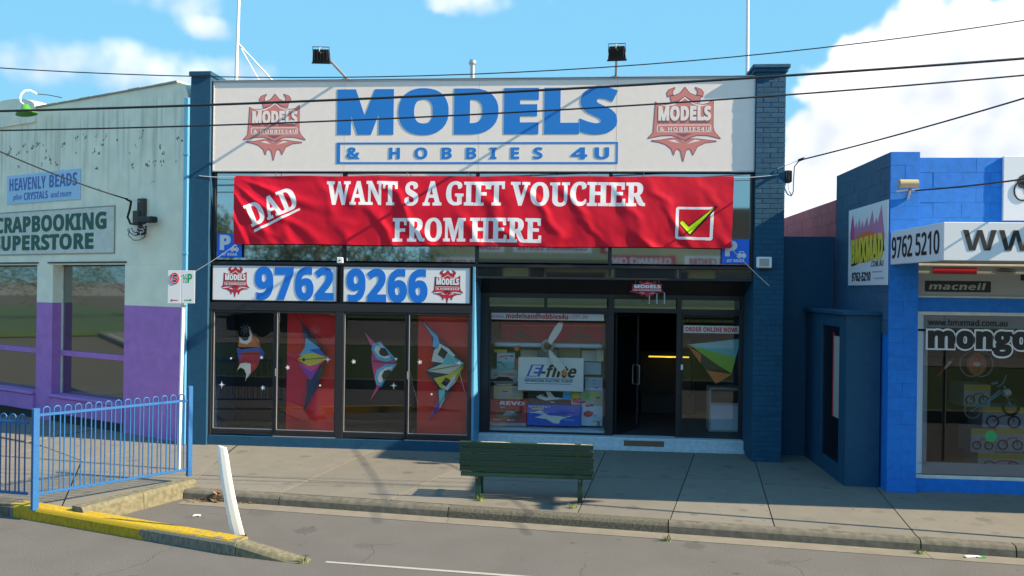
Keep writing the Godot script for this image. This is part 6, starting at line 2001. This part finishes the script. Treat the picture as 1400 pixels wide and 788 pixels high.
	var ea := CRAFT_AT + eb * pl(172, 272, 0.35)
	part(e, "strand", tube(catenary(ea, pz(-420, -20, 5.5), 0.25, 20), 0.013, 8), M("cable"))
	part(e, "strain_wire", tube([ea, CRAFT_AT + eb * pl(193, 276, 0.06)], 0.005, 6), M("rope"))
	var h := thing("supply_cable", "supply cable running from the lamp on the bright blue pillar", "cable")
	part(h, "strand", tube(catenary(pz(1252, 260.5, 2.0), pz(1750, 175, 5.5), 0.1, 16), 0.012, 8), M("cable"))
	# street name post just past the end of the view: its crossed blades throw the star-shaped shadow on the kerb
	var n := thing("street_name_post", "grey street post with crossed name blades at the kerb", "sign post", Vector3(7.6, GROUND, kerb_z(7.6) - 0.35))
	part(n, "pole", tube([Vector3.ZERO, Vector3(0, 4.3, 0)], 0.03, 10), M("steel"))
	for i in 3:
		var bl := slab(n, "name_blade", Vector3(-0.42, 4.00 + i * 0.17, -0.012), Vector3(0.42, 4.15 + i * 0.17, 0.012), M("letter_green"), 0.003)
		bl.rotation = Vector3(0, 0.5 + i * 1.1, 0)

# ---------------------------------------------------------------- trees and the far side of the road (mirrored in the glass)
func tree(label: String, at: Vector3, high: float, wide: float, seed_: int, group: String) -> void:
	var rng := RandomNumberGenerator.new()
	rng.seed = seed_
	var t := thing("tree", label, "tree", at, 0.0, group)
	var st := SurfaceTool.new()
	st.begin(Mesh.PRIMITIVE_TRIANGLES)
	var trunk := [Vector3.ZERO, Vector3(0.1, high * 0.25, 0), Vector3(-0.05, high * 0.5, 0.1), Vector3(0.05, high * 0.8, 0)]
	add_tube(st, trunk, high * 0.03, 8, high * 0.008)
	var heads := []
	for i in 9:
		var a := TAU * i / 9.0 + rng.randf()
		var s := Vector3(0, high * rng.randf_range(0.3, 0.6), 0)
		var e := Vector3(cos(a) * wide * rng.randf_range(0.25, 0.45), high * rng.randf_range(0.5, 0.95), sin(a) * wide * rng.randf_range(0.25, 0.45))
		add_tube(st, [s, s.lerp(e, 0.5) + Vector3(0, high * 0.03, 0), e], high * 0.012, 6, high * 0.004)
		heads.append(e)
	part(t, "trunk", st.commit(), M("weathered_wood"))
	st = SurfaceTool.new()
	st.begin(Mesh.PRIMITIVE_TRIANGLES)
	for e in heads:
		for i in 260:
			var p: Vector3 = e + Vector3(rng.randfn(0, 1), rng.randfn(0, 0.7), rng.randfn(0, 1)) * wide * 0.11
			var n := Vector3(rng.randfn(), rng.randfn() + 0.6, rng.randfn()).normalized()
			var u := n.cross(Vector3(rng.randfn(), rng.randfn(), rng.randfn())).normalized() * rng.randf_range(0.09, 0.17) * (high / 7.0)
			var v := n.cross(u) * 0.6
			quad(st, [p - u, p + v, p + u, p - v], n)
	part(t, "crown", st.commit(), M("foliage"))

func build_far_side() -> void:
	var fm := grained("foliage", lin(0.055, 0.085, 0.025), 0.7, noise_tex("fine", 0.06, 0.72, 1.0, 3, 3), 0.6, noise_tex("patch", 0.012, 0.62, 1.12, 5, 9), 0.3)
	fm.backlight = Color(0.25, 0.3, 0.08)
	tree("grey-green tree peeping over the low dark blue wall beside brick pilaster", pz(1086, 318, -17.0) * Vector3(1, 0, 1) + Vector3(0, -0.42, 0), 5.9, 3.2, 40, "")
	tree("tallest dark tree across the main road beside the light pole", Vector3(-25, 0.95, 40), 8.0, 7.0, 41, "trees across the road")
	tree("broad dark tree across the main road beyond the tallest tree", Vector3(-33, 0.95, 44), 7.0, 8.0, 42, "trees across the road")
	tree("low dark tree across the main road next to the cream shop row", Vector3(-18, 0.95, 45), 6.5, 7.0, 43, "trees across the road")
	for i in 5:
		tree(["dark tree beyond the light pole, first of the row", "dark tree second in the row across main road", "dark tree third in the row across main road", "dark tree fourth in the row across main road", "dark tree at the end of the row beside cream shops"][i], Vector3(-44 + i * 8.0, 0.95, 43 + (i % 2) * 2.0), 6.2 + 0.5 * (i % 3), 7.5, 60 + i, "trees across the road")
	for i in 4:
		tree(["rounded dark tree on the lawn, first of the park row", "rounded dark tree on the lawn, second of the park row", "rounded dark tree on the lawn, third of the park row", "rounded dark tree on the lawn, last of the park row"][i], Vector3(-64 - (i % 2) * 4.0, -0.06, -12 + i * 6.5), 4.6, 8.5, 80 + i, "park trees down the street")
	var s := thing("clearance_shop", "cream shop row with white clearance boards across the main road", "shop", Vector3(6, 0.95, 42), PI)
	slab(s, "wall", Vector3(-16, 0, -6), Vector3(16, 5.6, 0), M("cream"), 0.02)
	slab(s, "upper_storey", Vector3(-14, 5.61, -6), Vector3(-2, 7.8, -0.3), M("k_brown"), 0.02)
	slab(s, "awning", Vector3(-16, 2.9, 0), Vector3(16, 3.2, 2.2), M("k_brown"))
	for i in 5:
		var x := -14.0 + i * 6.0
		slab(s, "window", Vector3(x, 0.6, 0.001), Vector3(x + 4.2, 2.7, 0.03), M("soffit"))
		slab(s, "sign_board", Vector3(x, 3.7, 0.001), Vector3(x + 5.4, 4.5, 0.06), M("white") if i != 2 else M("fresh_red"))
		letter(s, "CLEARANCE CENTRE", font("sansbold", 0.3), Rect2(x + 0.3, 3.85, 4.8, 0.5), 0.06, M("fresh_red") if i != 2 else M("white"))
	var p := thing("light_pole", "tall grey street light pole across the main road", "pole", Vector3(-22.5, 0.95, 35))
	part(p, "mast", tube([Vector3.ZERO, Vector3(0, 8.5, 0)], 0.09, 8, 0.06), M("steel"))
	part(p, "arm", tube([Vector3(0, 8.4, 0), Vector3(0, 8.7, -1.0), Vector3(0, 8.7, -2.2)], 0.04), M("steel"))
	# parked car whose wheel is mirrored in the shop glass
	var c := thing("parked_car", "dark hatchback parked on the main road with bright wheel rims", "car", Vector3(-10.15, 0.80, 16.6))
	var body := pv([-2.1, 0.35, -2.12, 0.75, -1.9, 0.95, -1.15, 1.0, -0.55, 1.42, 0.75, 1.45, 1.55, 1.05, 2.05, 0.95, 2.12, 0.6, 2.1, 0.32, 1.7, 0.30, 1.66, 0.5, 1.35, 0.68, 1.04, 0.5, 1.0, 0.28, -1.0, 0.28, -1.04, 0.5, -1.35, 0.68, -1.66, 0.5, -1.7, 0.30])
	var carp := plain("car_paint", lin(0.012, 0.014, 0.02), 0.2)
	part(c, "body", plate(body, 1.7), carp, Vector3(0, 0, -0.85))
	for z in [-0.87, 0.85]:
		part(c, "side_window", plate(pv([-0.95, 1.0, -0.5, 1.34, 0.7, 1.37, 1.3, 1.05]), 0.02), M("soffit"), Vector3(0, 0, z))
		for x in [-1.35, 1.35]:
			var wh := part(c, "wheel", lathe([Vector2(0.0, -0.09), Vector2(0.30, -0.09), Vector2(0.335, -0.06), Vector2(0.335, 0.06), Vector2(0.30, 0.09), Vector2(0.0, 0.09)], 24), M("rubber"), Vector3(x, 0.335, z * 0.9), Vector3(PI / 2, 0, 0))
			for k in 10:
				var a := TAU * k / 10
				part(wh, "rim_spoke", cbox(Vector3(0.20, 0.02, 0.035), 0.004), M("white"), Vector3(cos(a) * 0.13, 0.1 * signf(z), sin(a) * 0.13), Vector3(0, -a, 0))

func _ready() -> void:
	cam_basis = Basis.from_euler(Vector3(0, deg_to_rad(5.0), 0.013))
	var cam := Camera3D.new()
	cam.name = "camera"
	cam.fov = rad_to_deg(2.0 * atan(394.0 / FOCAL))
	cam.near = 0.05
	cam.far = 900.0
	add_child(cam)
	cam.position = CAM
	cam.basis = cam_basis
	cam.current = true
	var env := Environment.new()
	env.background_mode = Environment.BG_SKY
	env.sky = make_sky()
	env.tonemap_mode = Environment.TONE_MAPPER_LINEAR
	env.tonemap_exposure = 2.2
	env.sdfgi_enabled = true
	env.ssao_enabled = true
	env.ssil_enabled = true
	var we := WorldEnvironment.new()
	we.name = "world"
	we.environment = env
	add_child(we)
	var sun := DirectionalLight3D.new()
	sun.name = "sun"
	sun.light_color = Color(1.0, 0.92, 0.78)
	sun.light_energy = 1.6
	sun.light_angular_distance = 0.53
	sun.shadow_enabled = true
	add_child(sun)
	sun.look_at_from_position(Vector3.ZERO, SUN, Vector3.UP)
	make_materials()
	build_ground()
	build_hobby_shop()
	build_craft_shop()
	build_bike_shop()
	build_main_sign()
	build_banner()
	build_displays()
	build_street()
	build_above()
	build_far_side()
